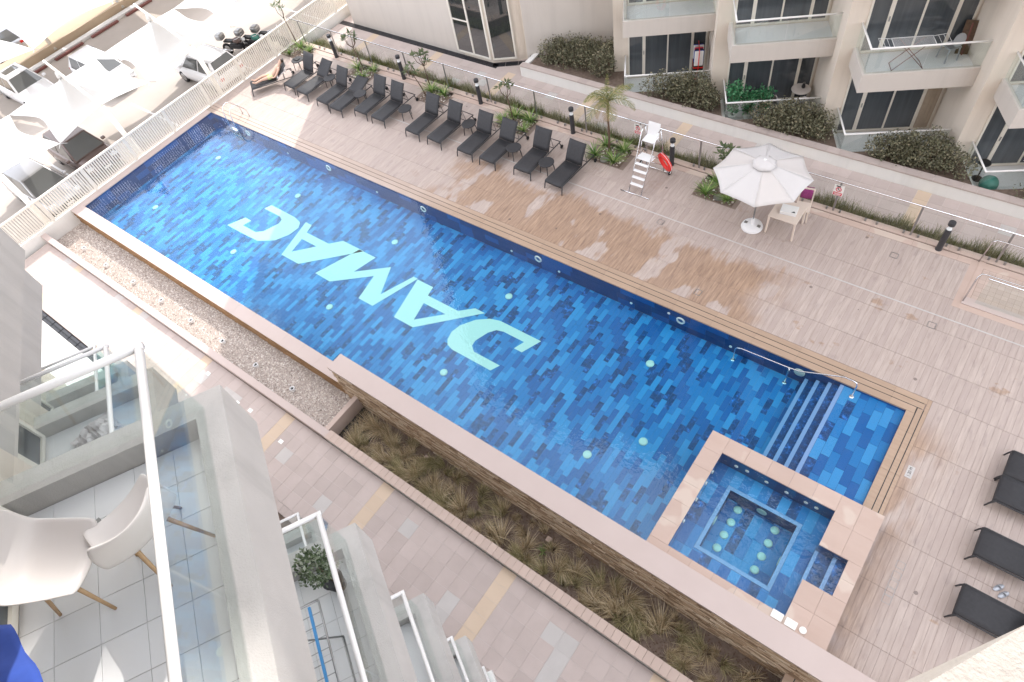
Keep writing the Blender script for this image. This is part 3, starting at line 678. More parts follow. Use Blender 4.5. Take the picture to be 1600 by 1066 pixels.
for (x, y, l) in ((-8.85, 3.62, 'pale stone cube at the foot of the stone clad wall, left of pair'), (-4.6, 3.6, 'pale stone cube in the grass bed below the wall, right of pair')):
    tag(MB().box(x - .07, y - .07, SZ, x + .07, y + .07, SZ + .1).build('stone_marker', 'rim_stone', bevel=.01), l, 'stone block')
# ------------------------------------------------------------------ walkways
def pavers(name, x0, x1, y0, y1, parts, key, base_z, skip=None):
    base = struct(name, MB().box(x0, y0, -0.95, x1, y1, base_z - .007), 'paver_joint')
    s = 0.42; cells = []; ix = math.floor((x0 + .7) / s)
    nx = int((x1 - x0) / s) + 2; ny = int(round((y1 - y0) / s)); sy = (y1 - y0) / ny
    for i in range(nx):
        gx = ix + i; cx = gx * s - .7
        for j in range(ny):
            cy = y0 + (j + .5) * sy
            if cx - s / 2 < x0 - .01 or cx + s / 2 > x1 + .01: continue
            if skip and skip(cx, cy): continue
            k = 2 if gx % 10 == 0 else (1 if random.random() < .05 else 0); cells.append((cx, cy, k))
    cells.sort(key=key); mats = ['paver_pink', 'paver_grey', 'paver_yellow']; q = .003
    ms = [MB().box(-s / 2 + q, -sy / 2 + q, -.012, s / 2 - q, sy / 2 - q, 0, bottom=False).mesh('paver', mm) for mm in mats]; rest = MB()
    for i, (cx, cy, k) in enumerate(cells):
        if i < parts: mobj('paver', ms[k], base, loc=(cx, cy, base_z + random.uniform(-.0015, .0015)))
        else: rest.box(cx - s / 2 + q, cy - sy / 2 + q, base_z - .012, cx + s / 2 - q, cy + sy / 2 - q, base_z, k, bottom=False)
    if rest.v: tag(rest.build('paver_field', mats, base), kind='stuff')
    return base
nw = pavers('walkway', -28.62, 6.0, 0.30, 2.38, 300, lambda c: abs(c[0] + 6), WZ)
strip('edge_brick', 'paver_pink', -15.5, 6, 0.06, 0.295, -.6, WZ + .004, .21, 'x', nw)
struct('tower_bed', MB().box(-16, -6, -.95, 8, .058, WZ - .05), 'soil')
for (x, y, k) in ((-15.2, 1.75, 0), (-14.6, 1.8, 0), (-12.9, 1.6, 0), (-17.0, 1.95, 0)):
    MB().box(x - .08, y - .06, WZ + .002, x + .08, y + .06, WZ + .006).build('marker_tile', 'rim_white', nw)
fw = pavers('far_walkway', -28.62, 12.0, 17.95, 19.70, 300, lambda c: abs(c[0] + 5), WZ)
struct('grass_strip_bed', MB().box(-28.62, 17.301, -.95, 14, 17.949, -.42), 'soil')
gs = MB()
for i in range(26000):
    x = random.uniform(-28.5, 8); y = 17.34 + .58 * random.random() ** .8
    if -9.6 > x > -9.9 or (x > 5): continue
    a = random.uniform(0, 6.283); clump = .5 + .5 * math.sin(x * 4.1 + 1.7 * math.sin(x * 1.3))
    L = random.uniform(.26, .52) * (.6 + .65 * clump)
    blade(gs, (x, y, -.42), (math.cos(a), math.sin(a)), random.uniform(.03, .25), L, .007, 2)
tag(gs.build('strip_grass', 'strip_grass'), 'long green grass growing behind the glass balustrade', 'grass', kind='stuff')
# retaining wall in front of the hedges
rw = thing('hedge_wall', 'white low wall with brick coping holding the hedge beds', 'wall')
MB().box(-17.0, 19.70, -.95, 14, 19.92, .06).build('face', 'white_wall', rw)
MB().box(-17.0, 19.92, -.95, -16.78, 21.0, .06).build('face', 'white_wall', rw)
strip('coping_brick', 'paver_pink', -17.02, 14, 19.68, 19.97, .062, .115, .42, 'x', rw)
struct('walk_apron', MB().box(-28.62, 19.701, -.95, -17.021, 22.5, WZ - .004), 'paver_pink')
# ------------------------------------------------------------------ buildings
class Tooth:
    """one side of a saw-tooth block: corners P(k) every 4.2 m along x; u runs along a balcony front, n outward"""
    def __init__(s, m, px, py, rec): s.m, s.px, s.py, s.rec = m, px, py, rec; s.U = Vector((.8704, .4924 * m, 0)); s.N = Vector((.4924, -.8704 * m, 0))
    def P(s, k): return Vector((s.px + 4.2 * k, s.py, 0))
    def w(s, k, u, n, z=0.0): return s.P(k) + s.U * u + s.N * n + Vector((0, 0, z))
    def l(s, u, n, z=0.0): return s.U * u + s.N * n + Vector((0, 0, z))
    def lbox(s, m, u0, u1, n0, n1, z0, z1, mi=0):
        c = [s.l(u0, n0), s.l(u1, n0), s.l(u1, n1), s.l(u0, n1)]
        return m.prism([(v.x, v.y) for v in c], z0, z1, mi)
ST = 3.05; F0 = -0.39
def balcony_proto(T, ground, off, side_glass=True, wallmat='greige', tiles=False, bigw=3.2):
    fl = F0; m = MB()
    if ground:
        T.lbox(m, -.05, bigw - .002, -T.rec, .05, -.8, fl); T.lbox(m, -.06, bigw - .002, -.06, .06, fl, -.15); T.lbox(m, -.06, .06, -T.rec, -.061, fl, -.15)
    else:
        T.lbox(m, -off, bigw - .002, -T.rec, off, fl - .38, fl); T.lbox(m, -off, bigw - .002, -.07, off, fl, fl + .24); T.lbox(m, -off, .07, -T.rec, -.0705, fl, fl + .24)
    b = m.build('balcony', ['white_wall' if ground else wallmat])
    fm = MB(); T.lbox(fm, .072, bigw - .003, -T.rec + .001, -.072, fl, fl + .008); fm.build('floor_slab', 'grout' if tiles else 'white_tile', b)
    gz = (-.15 if ground else fl + .24); top = .63
    half = bigw / 2
    for (a, c) in ((0.0, half - .008), (half + .008, bigw - .01)):
        g_ = MB(); T.lbox(g_, a, c, -.008, .004, gz - .02, top); g_.build('glass_pane', 'glass', b)
    g_ = MB(); T.lbox(g_, -.004, .008, -T.rec, -.01, gz - .02, top); g_.build('glass_pane', 'glass', b)
    r = MB(); r.tube([T.l(0, -T.rec, top + .03), T.l(0, .028, top + .03)], .029, 12); r.tube([T.l(.0, 0, top + .03), T.l(bigw - .004, 0, top + .03)], .029, 12)
    r.build('rail', 'white_paint', b, smooth=True)
    if tiles:
        s_ = .31; u = .075
        while u < bigw - .05:
            n = -.075
            while n > -T.rec + .02:
                u1, n1 = min(u + s_, bigw - .01), max(n - s_, -T.rec + .002); c = MB(); T.lbox(c, u + .002, u1 - .002, n1 + .002, n - .002, fl + .004, fl + .016); c.build('floor_tile', 'white_tile', b); n -= s_
            u += s_
    return b
def window_proto(T, z0=-.31, z1=2.05, u0=.10, u1=3.12):
    n = -T.rec; fr = MB(); w = .055
    xs = [u0, u0 + .56, u0 + .68, (u0 + u1) / 2 + .03, u1 - .60, u1 - .50, u1]
    T.lbox(fr, u0, u1, n, n + .05, z0, z0 + w); T.lbox(fr, u0, u1, n, n + .05, z1 - w, z1)
    for (a, c) in ((u0, u0 + w), (xs[1], xs[2]), (xs[3] - w / 2, xs[3] + w / 2), (xs[4], xs[5]), (u1 - w, u1)): T.lbox(fr, a, c, n, n + .05, z0 + w + .0005, z1 - w - .0005)
    f = fr.build('window', 'cream_metal')
    for (a, c) in ((u0 + w, xs[1]), (xs[2], xs[3] - w / 2), (xs[3] + w / 2, xs[4]), (xs[5], u1 - w)):
        p = MB(); T.lbox(p, a, c, n, n + .02, z0 + w, z1 - w); p.build('pane', 'window_glass', f)
    h = MB(); T.lbox(h, xs[1] + .04, xs[1] + .07, n + .05, n + .08, z0 + 1.0, z0 + 1.15); h.build('handle', 'dull_steel', f)
    return f
def put(proto, root, used, loc):
    if not used: o = proto; o.parent = root
    else: o = copy_tree(proto, root)
    o.location = loc; return o
ROOF = 37.9
# --- far block
far = thing('apartment_block', 'pale saw-tooth apartment block with glass balconies across the pool', 'building')
TF = Tooth(1, -12.08 + .05, 20.03, 1.42)
def xy(v): return (v.x, v.y)
pts = [(-27.8, 20.0), (-18.8, 20.0), xy(TF.w(-1, -.46, -1.42)), xy(TF.w(-1, -.46, -1.02)), xy(TF.w(0, -.46, -3.10 + .0))]
pts[3] = xy(TF.w(-1, -.62, -1.0)); pts[2] = xy(TF.w(-1, -.62, -1.35))
pts[4] = xy(TF.w(0, -.46, -2.07 - 1.0))
for k in range(0, 5):
    pts.append(xy(TF.w(k, -.46, -1.42))); pts.append(xy(TF.w(k, 3.2, -1.42)))
lastp = pts[-1]
pts += [(lastp[0] + .2, 40), (-27.8, 40)]
MB().prism(pts, -.9, ROOF).build('wall', 'cream', far)
# darker flat panels set on the left walls
pm = MB(); pm.box(-27.78, 19.985, WZ, -20.4, 20.0, 24); pm.build('wall_panel', 'greige', far)
TFz = Tooth(1, -12.08 + .05, 20.03, 1.42)
def facep(k, u0, u1, n, t, z0, z1, name, mat):
    m = MB(); TF.lbox(m, u0, u1, n, n + t, z0, z1); o = m.build(name, mat, far); o.location = TF.P(k); return o
facep(-1, -.60, 3.19, -1.0, .015, -.3, 3.4, 'wall_panel', 'greige'); facep(-1, -.60, 3.19, -1.0, .015, 3.42, 30, 'wall_panel', 'greige')
bt = MB()
x = -28.6
while x < -18.75: bt.box(x, 19.705, WZ - .1, x + .58, 19.84, WZ + .02); bt.box(x, 19.85, WZ - .1, x + .58, 19.985, WZ + .02); x += .6
d29 = Vector((.8704, .4924, 0)); n29 = Vector((.4924, -.8704, 0)); c0 = Vector((-18.75, 19.98, 0)); x = 0.0
while x < 1.6:
    for a in (0.0, .15):
        q = [c0 + d29 * x + n29 * a, c0 + d29 * (x + .56) + n29 * a, c0 + d29 * (x + .56) + n29 * (a + .14), c0 + d29 * x + n29 * (a + .14)]; bt.prism([xy(v) for v in q], WZ - .1, WZ + .02)
    x += .58
tag(bt.build('base_tiles', 'black_tile', far), kind='stuff')
# tall corner window
def corner_window():
    f = MB(); z0, z1 = -.15, 5.6
    for x in (-20.72, -19.78, -18.86): f.box(x - .04, 19.93, z0, x + .04, 19.998, z1)
    f.box(-20.72, 19.93, z0 - .07, -18.82, 19.998, z0); f.box(-20.68, 19.95, 1.3, -19.82, 19.998, 1.36)
    fr = f.build('window', 'cream_metal', far)
    for a, c_ in ((-20.68, -19.82), (-19.74, -18.90)): MB().box(a, 19.965, z0, c_, 19.998, z1).build('pane', 'dark_glass', fr)
    e = c0 + Vector((0, .02, 0)); f2 = MB()
    def seg(u0, u1, t0, t1, za, zb, m): 
        q = [e + d29 * u0 + n29 * t0, e + d29 * u1 + n29 * t0, e + d29 * u1 + n29 * t1, e + d29 * u0 + n29 * t1]; m.prism([xy(v) for v in q], za, zb)
    seg(.02, .08, .002, .06, z0, z1, f2); seg(1.02, 1.08, .002, .06, z0, z1, f2); seg(.02, 1.08, .002, .06, z0 - .07, z0 - .001, f2)
    fr2 = f2.build('window', 'cream_metal', far); p = MB(); seg(.08, 1.02, .002, .03, z0, z1, p); p.build('pane', 'dark_glass', fr2)
corner_window()
sw = MB()
sw.prism([(-16.78, 19.925), (TF.P(0).x - .1, 19.925), xy(TF.w(0, -.08, .0)), xy(TF.w(0, -.08, -1.41)), xy(TF.w(0, -.45, -1.41)), xy(TF.w(0, -.45, -3.0)), xy(TF.w(-1, -.5, -.98)), (-16.78, 20.9)], -.9, -.02)
for k in range(0, 4): sw.prism([(TF.P(k).x, 19.925), (TF.P(k + 1).x - .08, 19.925), xy(TF.w(k + 1, -.08, .0)), xy(TF.w(k + 1, -.08, -1.41)), xy(TF.w(k, 3.21, .64)), xy(TF.w(k, 3.19, .07)), xy(TF.w(k, .03, .07))], -.9, -.02)
struct('hedge_soil', sw, 'soil')
bg_ = balcony_proto(TF, True, 0.05); bu = balcony_proto(TF, False, 0.06); wn_ = window_proto(TF)
used = [False, False, False]
for k in range(0, 5):
    put(bg_, far, used[0], TF.P(k)); used[0] = True
    for s in range(0, 4):
        if s: put(bu, far, used[1], TF.P(k) + Vector((0, 0, ST * s))); used[1] = True
        put(wn_, far, used[2], TF.P(k) + Vector((0, 0, ST * s))); used[2] = True
# upper storeys: slabs and windows down to simple pieces
up = MB(); upw = MB()
for k in range(0, 5):
    for s in range(4, 12):
        c_ = TF.P(k); q = [c_ + TF.l(0, -1.42), c_ + TF.l(3.19, -1.42), c_ + TF.l(3.19, .05), c_ + TF.l(0, .05)]; up.prism([xy(v) for v in q], F0 + ST * s - .38, F0 + ST * s + .24)
        q = [c_ + TF.l(.1, -1.42), c_ + TF.l(3.1, -1.42), c_ + TF.l(3.1, -1.38), c_ + TF.l(.1, -1.38)]; upw.prism([xy(v) for v in q], F0 + ST * s + .3, F0 + ST * s + 2.4)
up.build('upper_balconies', 'greige', far); upw.build('upper_windows', 'window_glass', far)
cu = MB(); 
for i in range(7): TF.lbox(cu, 2.62 + i * .06, 2.68 + i * .06, -1.37 + .02 * (i % 2), -1.33 + .02 * (i % 2), -.25, 1.98)
cu.build('curtain', 'curtain', far, loc=TF.P(2))
rebase(far, (-12, 22, WZ))
# --- near block (ours)
near = thing('tower_block', 'near apartment tower with stacked balconies stepping down to the walkway', 'building')
TN = Tooth(-1, -3.87, 0.25, 1.56)
pn = [(30, -14), (-16.9, -14), (-16.9, -1.9)]
for k in range(-3, 4):
    if k > -3: pn.append(xy(TN.w(k, -.46, -1.56)))
    else: pn.append(xy(TN.w(k, -.46, -1.56)))
    pn.append(xy(TN.w(k, 3.2, -1.56)))
MB().prism(pn, -.9, ROOF).build('wall', 'cream', near)
ng = balcony_proto(TN, True, .06); nu = balcony_proto(TN, False, .15, wallmat='stucco'); nt = balcony_proto(TN, False, .15, wallmat='stucco', tiles=True); nwn = window_proto(TN)
used = [False] * 4
for k in range(-2, 2):
    put(ng, near, used[0], TN.P(k)); used[0] = True
    for s in range(0, 6):
        if s:
            if k == 0 and s in (3, 4): put(nt, near, used[3], TN.P(k) + Vector((0, 0, ST * s))); used[3] = True
            elif k == 1 and s == 5:
                ob = balcony_proto(TN, False, .13, wallmat='stucco_pale'); ob.parent = near; ob.location = TN.P(k) + Vector((0, 0, ST * s))
            elif k == 1 and s > 5: pass
            else: put(nu, near, used[1], TN.P(k) + Vector((0, 0, ST * s))); used[1] = True
        put(nwn, near, used[2], TN.P(k) + Vector((0, 0, ST * s))); used[2] = True
# floor drain on the near balcony
MB().box(-.06, -.06, 0, .06, .06, .006).build('floor_drain', 'dull_steel', near, loc=TN.w(0, .45, -1.0, F0 + ST * 4 + .016))
rebase(near, (0, -3, WZ))
# low podium beyond the tower
pd = thing('podium', 'flat white roofed podium at the foot of the tower by the walkway', 'podium')
MB().box(-28.6, -12, -.95, -16.95, -.02, -.10).build('roof_slab', 'white_wall', pd)
gr = MB(); x = -26.6
while x < -19.8:
    gr.box(x, .02, -.5, x + .56, .13, WZ + .01); gr.box(x, .15, -.5, x + .56, .26, WZ + .01); x += .6
tag(gr.build('base_tiles', 'black_tile', pd), kind='stuff')
MB().box(-28.6, -.012, -.5, -16.95, .018, -.13).build('base_strip', 'white_wall', pd)

# ------------------------------------------------------------------ fences
fe = thing('bar_fence', 'cream metal fence of upright bars between pool and car park', 'fence')
FX = -28.90
MB().box(FX - .10, -8, -1.3, FX + .055, 34, 0.0).build('base_wall', 'white_wall', fe)
MB().box(FX - .05, -8, 1.06, FX + .05, 34, 1.12).build('top_rail', 'cream_metal', fe)
MB().box(FX - .03, -8, .06, FX + .03, 34, .10).build('bottom_rail', 'cream_metal', fe)
bar = MB().box(-.012, -.032, .10, .012, .032, 1.06).mesh('bar', 'cream_metal')
y = -.5; n_ = 0
restb = MB()
while y < 33:
    if n_ < 290 and y < 29: mobj('bar', bar, fe, loc=(FX, y, 0)); n_ += 1
    y += .105
post = MB().box(-.04, -.05, 0, .04, .05, 1.06).mesh('post', 'cream_metal')
y = -1.0
while y < 33: mobj('post', post, fe, loc=(FX - .02, y, 0)); y += 2.1
for i in range(0): pass
gf = thing('glass_balustrade', 'glass balustrade with steel handrail along the far edge of deck', 'balustrade')
GY = 17.18
MB().tube([(CX0, GY, 1.19), (14, GY, 1.19)], .026, 10).build('handrail', 'steel', gf, smooth=True)
pm_ = MB().box(-.03, -.012, 0.03, .03, .012, 1.17).mesh('post', 'dull_steel')
gpm = {}
xs_ = [-28.2 + i * 2.31 for i in range(19)]
for i, x in enumerate(xs_):
    mobj('post', pm_, gf, loc=(x, GY, 0))
    for h in (0, 1):
        a = x + .06 + h * 1.12; w = 1.06
        if 'g' not in gpm:
            gpm['g'] = MB().box(0, -.006, .06, w, .006, 1.12).mesh('glass_pane', 'glass_clear')
            cl = MB()
            for q in (.12, .9): cl.box(q, -.03, .02, q + .06, .03, .12)
            gpm['c'] = cl.mesh('clamp', 'dull_steel')
        mobj('glass_pane', gpm['g'], gf, loc=(a, GY, 0)); mobj('clamp', gpm['c'], gf, loc=(a, GY, 0))
def no_dive(name, loc, label):
    t = thing(name, label, 'sign', 'warning signs on the glass balustrade', loc)
    MB().box(-.15, -.004, -.2, .15, .004, .2).build('board', 'rim_white', t)
    MB().box(-.13, -.008, -.185, .13, -.0045, -.075).build('red_band', 'sign_red', t)
    m = MB()
    for zz, x0, x1 in ((-.105, -.10, .10), (-.132, -.11, .11), (-.158, -.08, .08)): m.box(x0, -.0105, zz - .006, x1, -.0085, zz + .006)
    m.build('band_lettering', 'rim_white', t)
    MB().torus((0, -.008, .045), .075, .011, (0, 1, 0), 22, 6).bar((-.055, -.008, .10), (.055, -.008, -.01), .018, .006, up=(0, 1, 0)).build('prohibition_ring', 'sign_red', t)
    MB().tube([(-.02, -.009, .08), (.0, -.009, .04), (.03, -.009, .02)], .011, 6).lathe([(.0, -.014), (.014, 0), (0, .014)], (-.035, -.009, .085), 8).build('diver_figure', 'black', t)
    MB().box(-.09, -.008, .14, .04, -.0045, .18).build('header_bar', 'black', t)
no_dive('warning_sign', (-2.81, GY - .03, .88), 'red and white no diving sign on the glass right of the parasol')
no_dive('warning_sign', (-9.80, GY - .03, .90), 'red and white no diving sign on the glass behind the lifeguard chair')

# ------------------------------------------------------------------ hot tub
tub = thing('hot_tub', 'square raised hot tub with stone rim at the corner of the pool', 'hot tub')
TZ = .45; TWt = .38
def rim_field(x0, x1, y0, y1, nx, ny):
    for i in range(nx):
        for j in range(ny):
            a0, a1 = x0 + (x1 - x0) * i / nx, x0 + (x1 - x0) * (i + 1) / nx; b0, b1 = y0 + (y1 - y0) * j / ny, y0 + (y1 - y0) * (j + 1) / ny
            MB().box(a0 + .002, b0 + .002, TZ - .05, a1 - .002, b1 - .002, TZ).build('rim_slab', 'rim_stone', tub)
rim_field(-2.38, -1.91, 4.79, 8.01, 1, 6); rim_field(-1.91, 0.86, 7.56, 8.01, 5, 1); rim_field(0.86, 1.80, 6.63, 8.01, 2, 2)
rim_field(1.50, 1.80, 5.72, 6.63, 1, 2); rim_field(0.86, 1.80, 4.60, 5.72, 2, 2); rim_field(-2.38, 0.86, PY0 + .012, 4.79, 6, 1); rim_field(.86, 1.80, PY0 + .012, 4.60, 2, 1)
bd = MB()
for (x0, x1, y0, y1) in ((-2.37, -1.915, PY0 + .015, 8.0), (-1.915, .865, 7.565, 8.0), (.865, 1.79, 6.635, 8.0), (1.505, 1.79, 5.715, 6.635), (.865, 1.79, PY0 + .015, 5.715), (-1.915, .865, PY0 + .015, 4.785)): bd.box(x0, y0, -.9, x1, y1, TZ - .052)
bd.build('body', 'tile_navy', tub)
BZ = -.10; FZ2 = -.60
bn = MB()
IX0, IX1, IY0, IY1 = -1.36, .31, 5.35, 7.01
for (x0, x1, y0, y1) in ((-1.914, IX0, 4.786, 7.564), (IX1, .864, 4.786, 7.564), (IX0, IX1, 4.786, IY0), (IX0, IX1, IY1, 7.564)): bn.box(x0, y0, -.85, x1, y1, BZ - .008)
bn.build('bench', 'tile_navy', tub)
MB().box(IX0, IY0, -.85, IX1, IY1, FZ2 - .008).build('floor', 'pool_grout', tub)
def tile_rect(x0, x1, y0, y1, z, name, tw=.24, tl=.6, along='y'):
    x = x0
    while x < x1 - .02:
        y = y0 - random.choice((0, .2, .4)); xe = min(x + tw, x1)
        while y < y1 - .02:
            ya, yb = max(y, y0), min(y + tl, y1)
            if yb - ya > .03: MB().box(x + .002, ya + .002, z - .008, xe - .002, yb - .002, z, bottom=False).build(name, mats4[pick()], tub)
            y += tl
        x += tw
tile_rect(IX0 + .005, IX1 - .005, IY0 + .005, IY1 - .005, FZ2, 'floor_tile')
tile_rect(-1.91, IX0 - .10, 4.79, 7.56, BZ, 'bench_tile'); tile_rect(IX1 + .10, .86, 4.79, 7.56, BZ, 'bench_tile'); tile_rect(IX0 - .10, IX1 + .10, 4.79, IY0 - .10, BZ, 'bench_tile'); tile_rect(IX0 - .10, IX1 + .10, IY1 + .10, 7.56, BZ, 'bench_tile')
e_ = MB(); w = .095
e_.box(IX0 - w, IY0 - w, BZ - .05, IX1 + w, IY0, BZ + .004); e_.box(IX0 - w, IY1, BZ - .05, IX1 + w, IY1 + w, BZ + .004); e_.box(IX0 - w, IY0 + .001, BZ - .05, IX0, IY1 - .001, BZ + .004); e_.box(IX1, IY0 + .001, BZ - .05, IX1 + w, IY1 - .001, BZ + .004)
e_.build('bench_edge', 'nosing', tub)
al = MB(); al.box(.865, 5.717, -.85, 1.24, 6.633, .04); al.box(1.24, 5.717, -.85, 1.504, 6.633, .18); al.build('entry_step', 'tile_marble', tub)
MB().box(.86, 5.718, .03, .94, 6.632, .045).build('step_nosing', 'nosing', tub); MB().box(1.235, 5.718, .17, 1.32, 6.632, .185).build('step_nosing', 'nosing', tub)
tl_ = MB().lathe([(.105, 0.0), (.105, .012), (.08, .03), (0, .035)], n=16).mesh('floor_jet', 'lens_white', True)
for ly in (6.84, 6.46, 6.08, 5.70):
    for lx in (-1.03, -.07): mobj('floor_jet', tl_, tub, loc=(lx, ly, FZ2))
wj = MB().lathe([(.05, 0), (.05, .015), (0, .02)], n=10, axis=(0, -1, 0)).mesh('wall_jet', 'rim_white', True)
for lx in (-1.5, -1.22, -.72, -.22, .25, .5): mobj('wall_jet', wj, tub, loc=(lx, 7.563, .12 if lx not in (-1.22,) else .16))
wj2 = MB().lathe([(.05, 0), (.05, .015), (0, .02)], n=10, axis=(1, 0, 0)).mesh('wall_jet', 'rim_white', True)
for ly in (7.1, 6.75, 6.25, 5.6): mobj('wall_jet', wj2, tub, loc=(-1.913, ly, .15))
for (x, y, ax) in ((-.52, IY1 - .001, (0, -1, 0)), (IX0 + .001, 6.2, (1, 0, 0)), (IX1 - .001, 6.1, (-1, 0, 0))):
    MB().lathe([(.13, 0), (.13, .012), (.08, .022), (0, .024)], n=16, axis=ax).build('underwater_lamp', 'lens_white', tub, loc=(x, y, -.36))
mm = MB()
for (x0, x1, y0, y1) in ((-1.914, .864, 7.556, 7.5635), (-1.9145, -1.907, 4.79, 7.555), (.857, .864, 6.64, 7.555)):
    pass
struct('hot_tub_water', MB().prism([(-1.9125, 4.788), (.8625, 4.788), (.8625, 5.7165), (1.503, 5.7165), (1.503, 6.634), (.8625, 6.634), (.8625, 7.5615), (-1.9125, 7.5615)], -.7, TWt), 'tub_water')
gsk = 'skimmer lids on the hot tub rim'
for (x, l) in ((.72, 'square white skimmer lid on hot tub rim, nearest the water'), (1.02, 'square white skimmer lid on hot tub rim, beside the round lid')):
    tag(MB().box(x - .12, 4.62, TZ + .001, x + .12, 4.80, TZ + .02).build('skimmer_lid', 'rim_white', bevel=.006), l, 'lid', gsk)
tag(MB().lathe([(.075, 0), (.075, .018), (.06, .024), (0, .024)], n=18).build('skimmer_lid', 'rim_white', loc=(1.27, 4.72, TZ + .001)), 'round white lid on the hot tub rim', 'lid', gsk)

# pool handrail and ladder
hr = thing('step_handrail', 'polished steel handrail over the underwater steps of the pool', 'handrail')
Y_ = 11.02
MB().tube([(-3.12, Y_, FZ), (-3.12, Y_, -.25), (-3.08, Y_, -.15), (-2.95, Y_, -.10), (-1.62, Y_, -.03), (-1.30, Y_, .02), (-.38, Y_, .52), (-.24, Y_, .58), (-.05, Y_, .58), (.06, Y_, .54), (.09, Y_, .44), (.09, Y_, -.11)], .0175, 10).build('rail', 'steel', hr, smooth=True)
MB().tube([(-1.58, Y_, -.04), (-1.58, Y_, FZ)], .024, 10).build('leg', 'steel', hr, smooth=True)
for (x, z) in ((-3.12, FZ), (-1.58, FZ), (.09, -.11)): MB().lathe([(.06, 0), (.06, .012), (.03, .02)], (x, Y_, z), 14).build('flange', 'steel', hr)
ld = thing('pool_ladder', 'polished steel ladder with arched rails at the far corner of the pool', 'ladder')
for x in (-26.85, -26.35):
    MB().tube([(x, 11.04, FZ + .05), (x, 11.06, .3), (x, 11.10, .62), (x, 11.22, .80), (x, 11.40, .84), (x, 11.58, .74), (x, 11.80, .42), (x, 11.86, .30), (x, 11.86, 0)], .021, 8).build('rail', 'steel', ld, smooth=True)
for z in (-.22, -.48, -.70): MB().box(-26.84, 10.98, z, -26.36, 11.10, z + .03).build('rung', 'steel', ld)

# ------------------------------------------------------------------ furniture on the deck
def make_lounger(ang, label):
    r = thing('sun_lounger', label, 'sun lounger', 'dark sun loungers around the pool')
    w = .37
    def sheet(path, ww, th):
        m = MB(); pts = []
        for (y, z) in path:
            for k in range(7):
                s = -1 + k / 3; pts.append((s * ww, y, z - .012 * (1 - s * s) + (.0)))
        m.grid(pts, len(path), 7); return m
    sheet([(0.0, .27), (.015, .325), (.05, .35), (.35, .352), (.8, .352), (1.19, .352)], w - .02, .02).build('seat', 'charcoal', r, smooth=True, solid=.022)
    ca, sa = math.cos(R(ang)), math.sin(R(ang)); L = .80
    sheet([(1.22 + L * f * ca - .03 * math.sin(f * 3.14) * sa, .36 + L * f * sa + .03 * math.sin(f * 3.14) * ca * 0) for f in (0, .2, .4, .6, .8, 1)], w - .01, .02).build('backrest', 'charcoal', r, smooth=True, solid=.022)
    f = MB()
    for s in (-1, 1):
        f.tube([(s * w, 0.0, .25), (s * w, .02, .315), (s * w, .06, .335), (s * w, 1.98, .30)], .02, 8)
    f.tube([(-w, .02, .30), (w, .02, .30)], .017, 8); f.tube([(-w, 1.55, .305), (w, 1.55, .305)], .014, 8); f.tube([(-w, 1.97, .30), (w, 1.97, .30)], .016, 8); f.tube([(-w, 1.21, .33), (w, 1.21, .33)], .015, 8)
    f.build('frame', 'charcoal_metal', r, smooth=True)
    for s in (-1, 1):
        MB().tube([(s * w, .04, .33), (s * (w + .01), -.02, .16), (s * (w + .015), -.05, 0)], [.024, .022, .018], 8).build('leg', 'charcoal_metal', r, smooth=True)
        MB().tube([(s * w, 1.90, .31), (s * (w + .005), 1.97, .10)], [.022, .018], 8).build('leg', 'charcoal_metal', r, smooth=True)
        MB().lathe([(.0, -.02), (.07, -.02), (.078, 0), (.07, .02), (0, .02)], (s * (w + .035), 1.98, .08), 14, axis=(1, 0, 0)).build('wheel', 'rubber', r, smooth=False)
        by, bz = 1.22 + .55 * ca, .36 + .55 * sa
        MB().tube([(s * (w - .05), by, bz - .02), (s * (w - .05), 1.58, .31)], .010, 6).build('strut', 'charcoal_metal', r)
    return r
LOUNGE = [(-25.82, 13.99, -3.5, 62, 'dark lounger in the sun beside the sunbather, nearest the corner bush'),
 (-24.83, 13.90, -3.5, 40, 'dark lounger half in sun with backrest lowered, second in the row'),
 (-23.40, 13.80, -3.0, 60, 'dark lounger to the right of the table between the first four loungers'),
 (-22.45, 13.70, 0, 20, 'dark lounger with backrest almost flat in the long row'),
 (-21.23, 14.02, -1.5, 62, 'dark lounger to the right of the nearly flat one, touching a small table'),
 (-20.17, 13.99, -1.0, 62, 'dark lounger left of the lone small table standing in open deck'),
 (-18.20, 13.96, -2.0, 62, 'dark lounger in front of the third planter with two saplings'),
 (-17.02, 13.95, -3.0, 62, 'dark lounger right beside the third planter, left of a small table'),
 (-15.44, 13.93, -1.5, 62, 'dark lounger just left of the planter with green clumps and no palm'),
 (-14.33, 13.92, -1.5, 58, 'dark lounger in front of the planter with green clumps and no palm'),
 (-12.80, 14.05, 0, 62, 'dark lounger second from the lifeguard chair'),
 (-11.35, 13.95, -3.0, 62, 'dark lounger at the row end nearest the lifeguard chair and palm')]
protos = {}
for (x, y, a, ang, l) in LOUNGE:
    if ang not in protos: protos[ang] = make_lounger(ang, l); o = protos[ang]
    else: o = copy_tree(protos[ang], label=l)
    place(o, (x, y, 0.0), R(a))
o = copy_tree(protos[40], label='dark lounger with the sunbather lying on it at the fence end'); place(o, (-27.62, 13.20, 0), R(-33))
for (x, y, a, l) in ((3.62, 10.78, -90, 'dark lounger at the right edge, topmost of the four by the right border'), (3.60, 10.05, -90, 'dark lounger at the right edge touching the topmost one'), (3.60, 8.57, -90, 'dark lounger at the right edge just above the grey slippers'), (3.62, 7.12, -90, 'dark lounger at the right edge nearest the bright stone ledge')):
    place(copy_tree(protos[62], label=l), (x, y, 0), R(a))
st = None
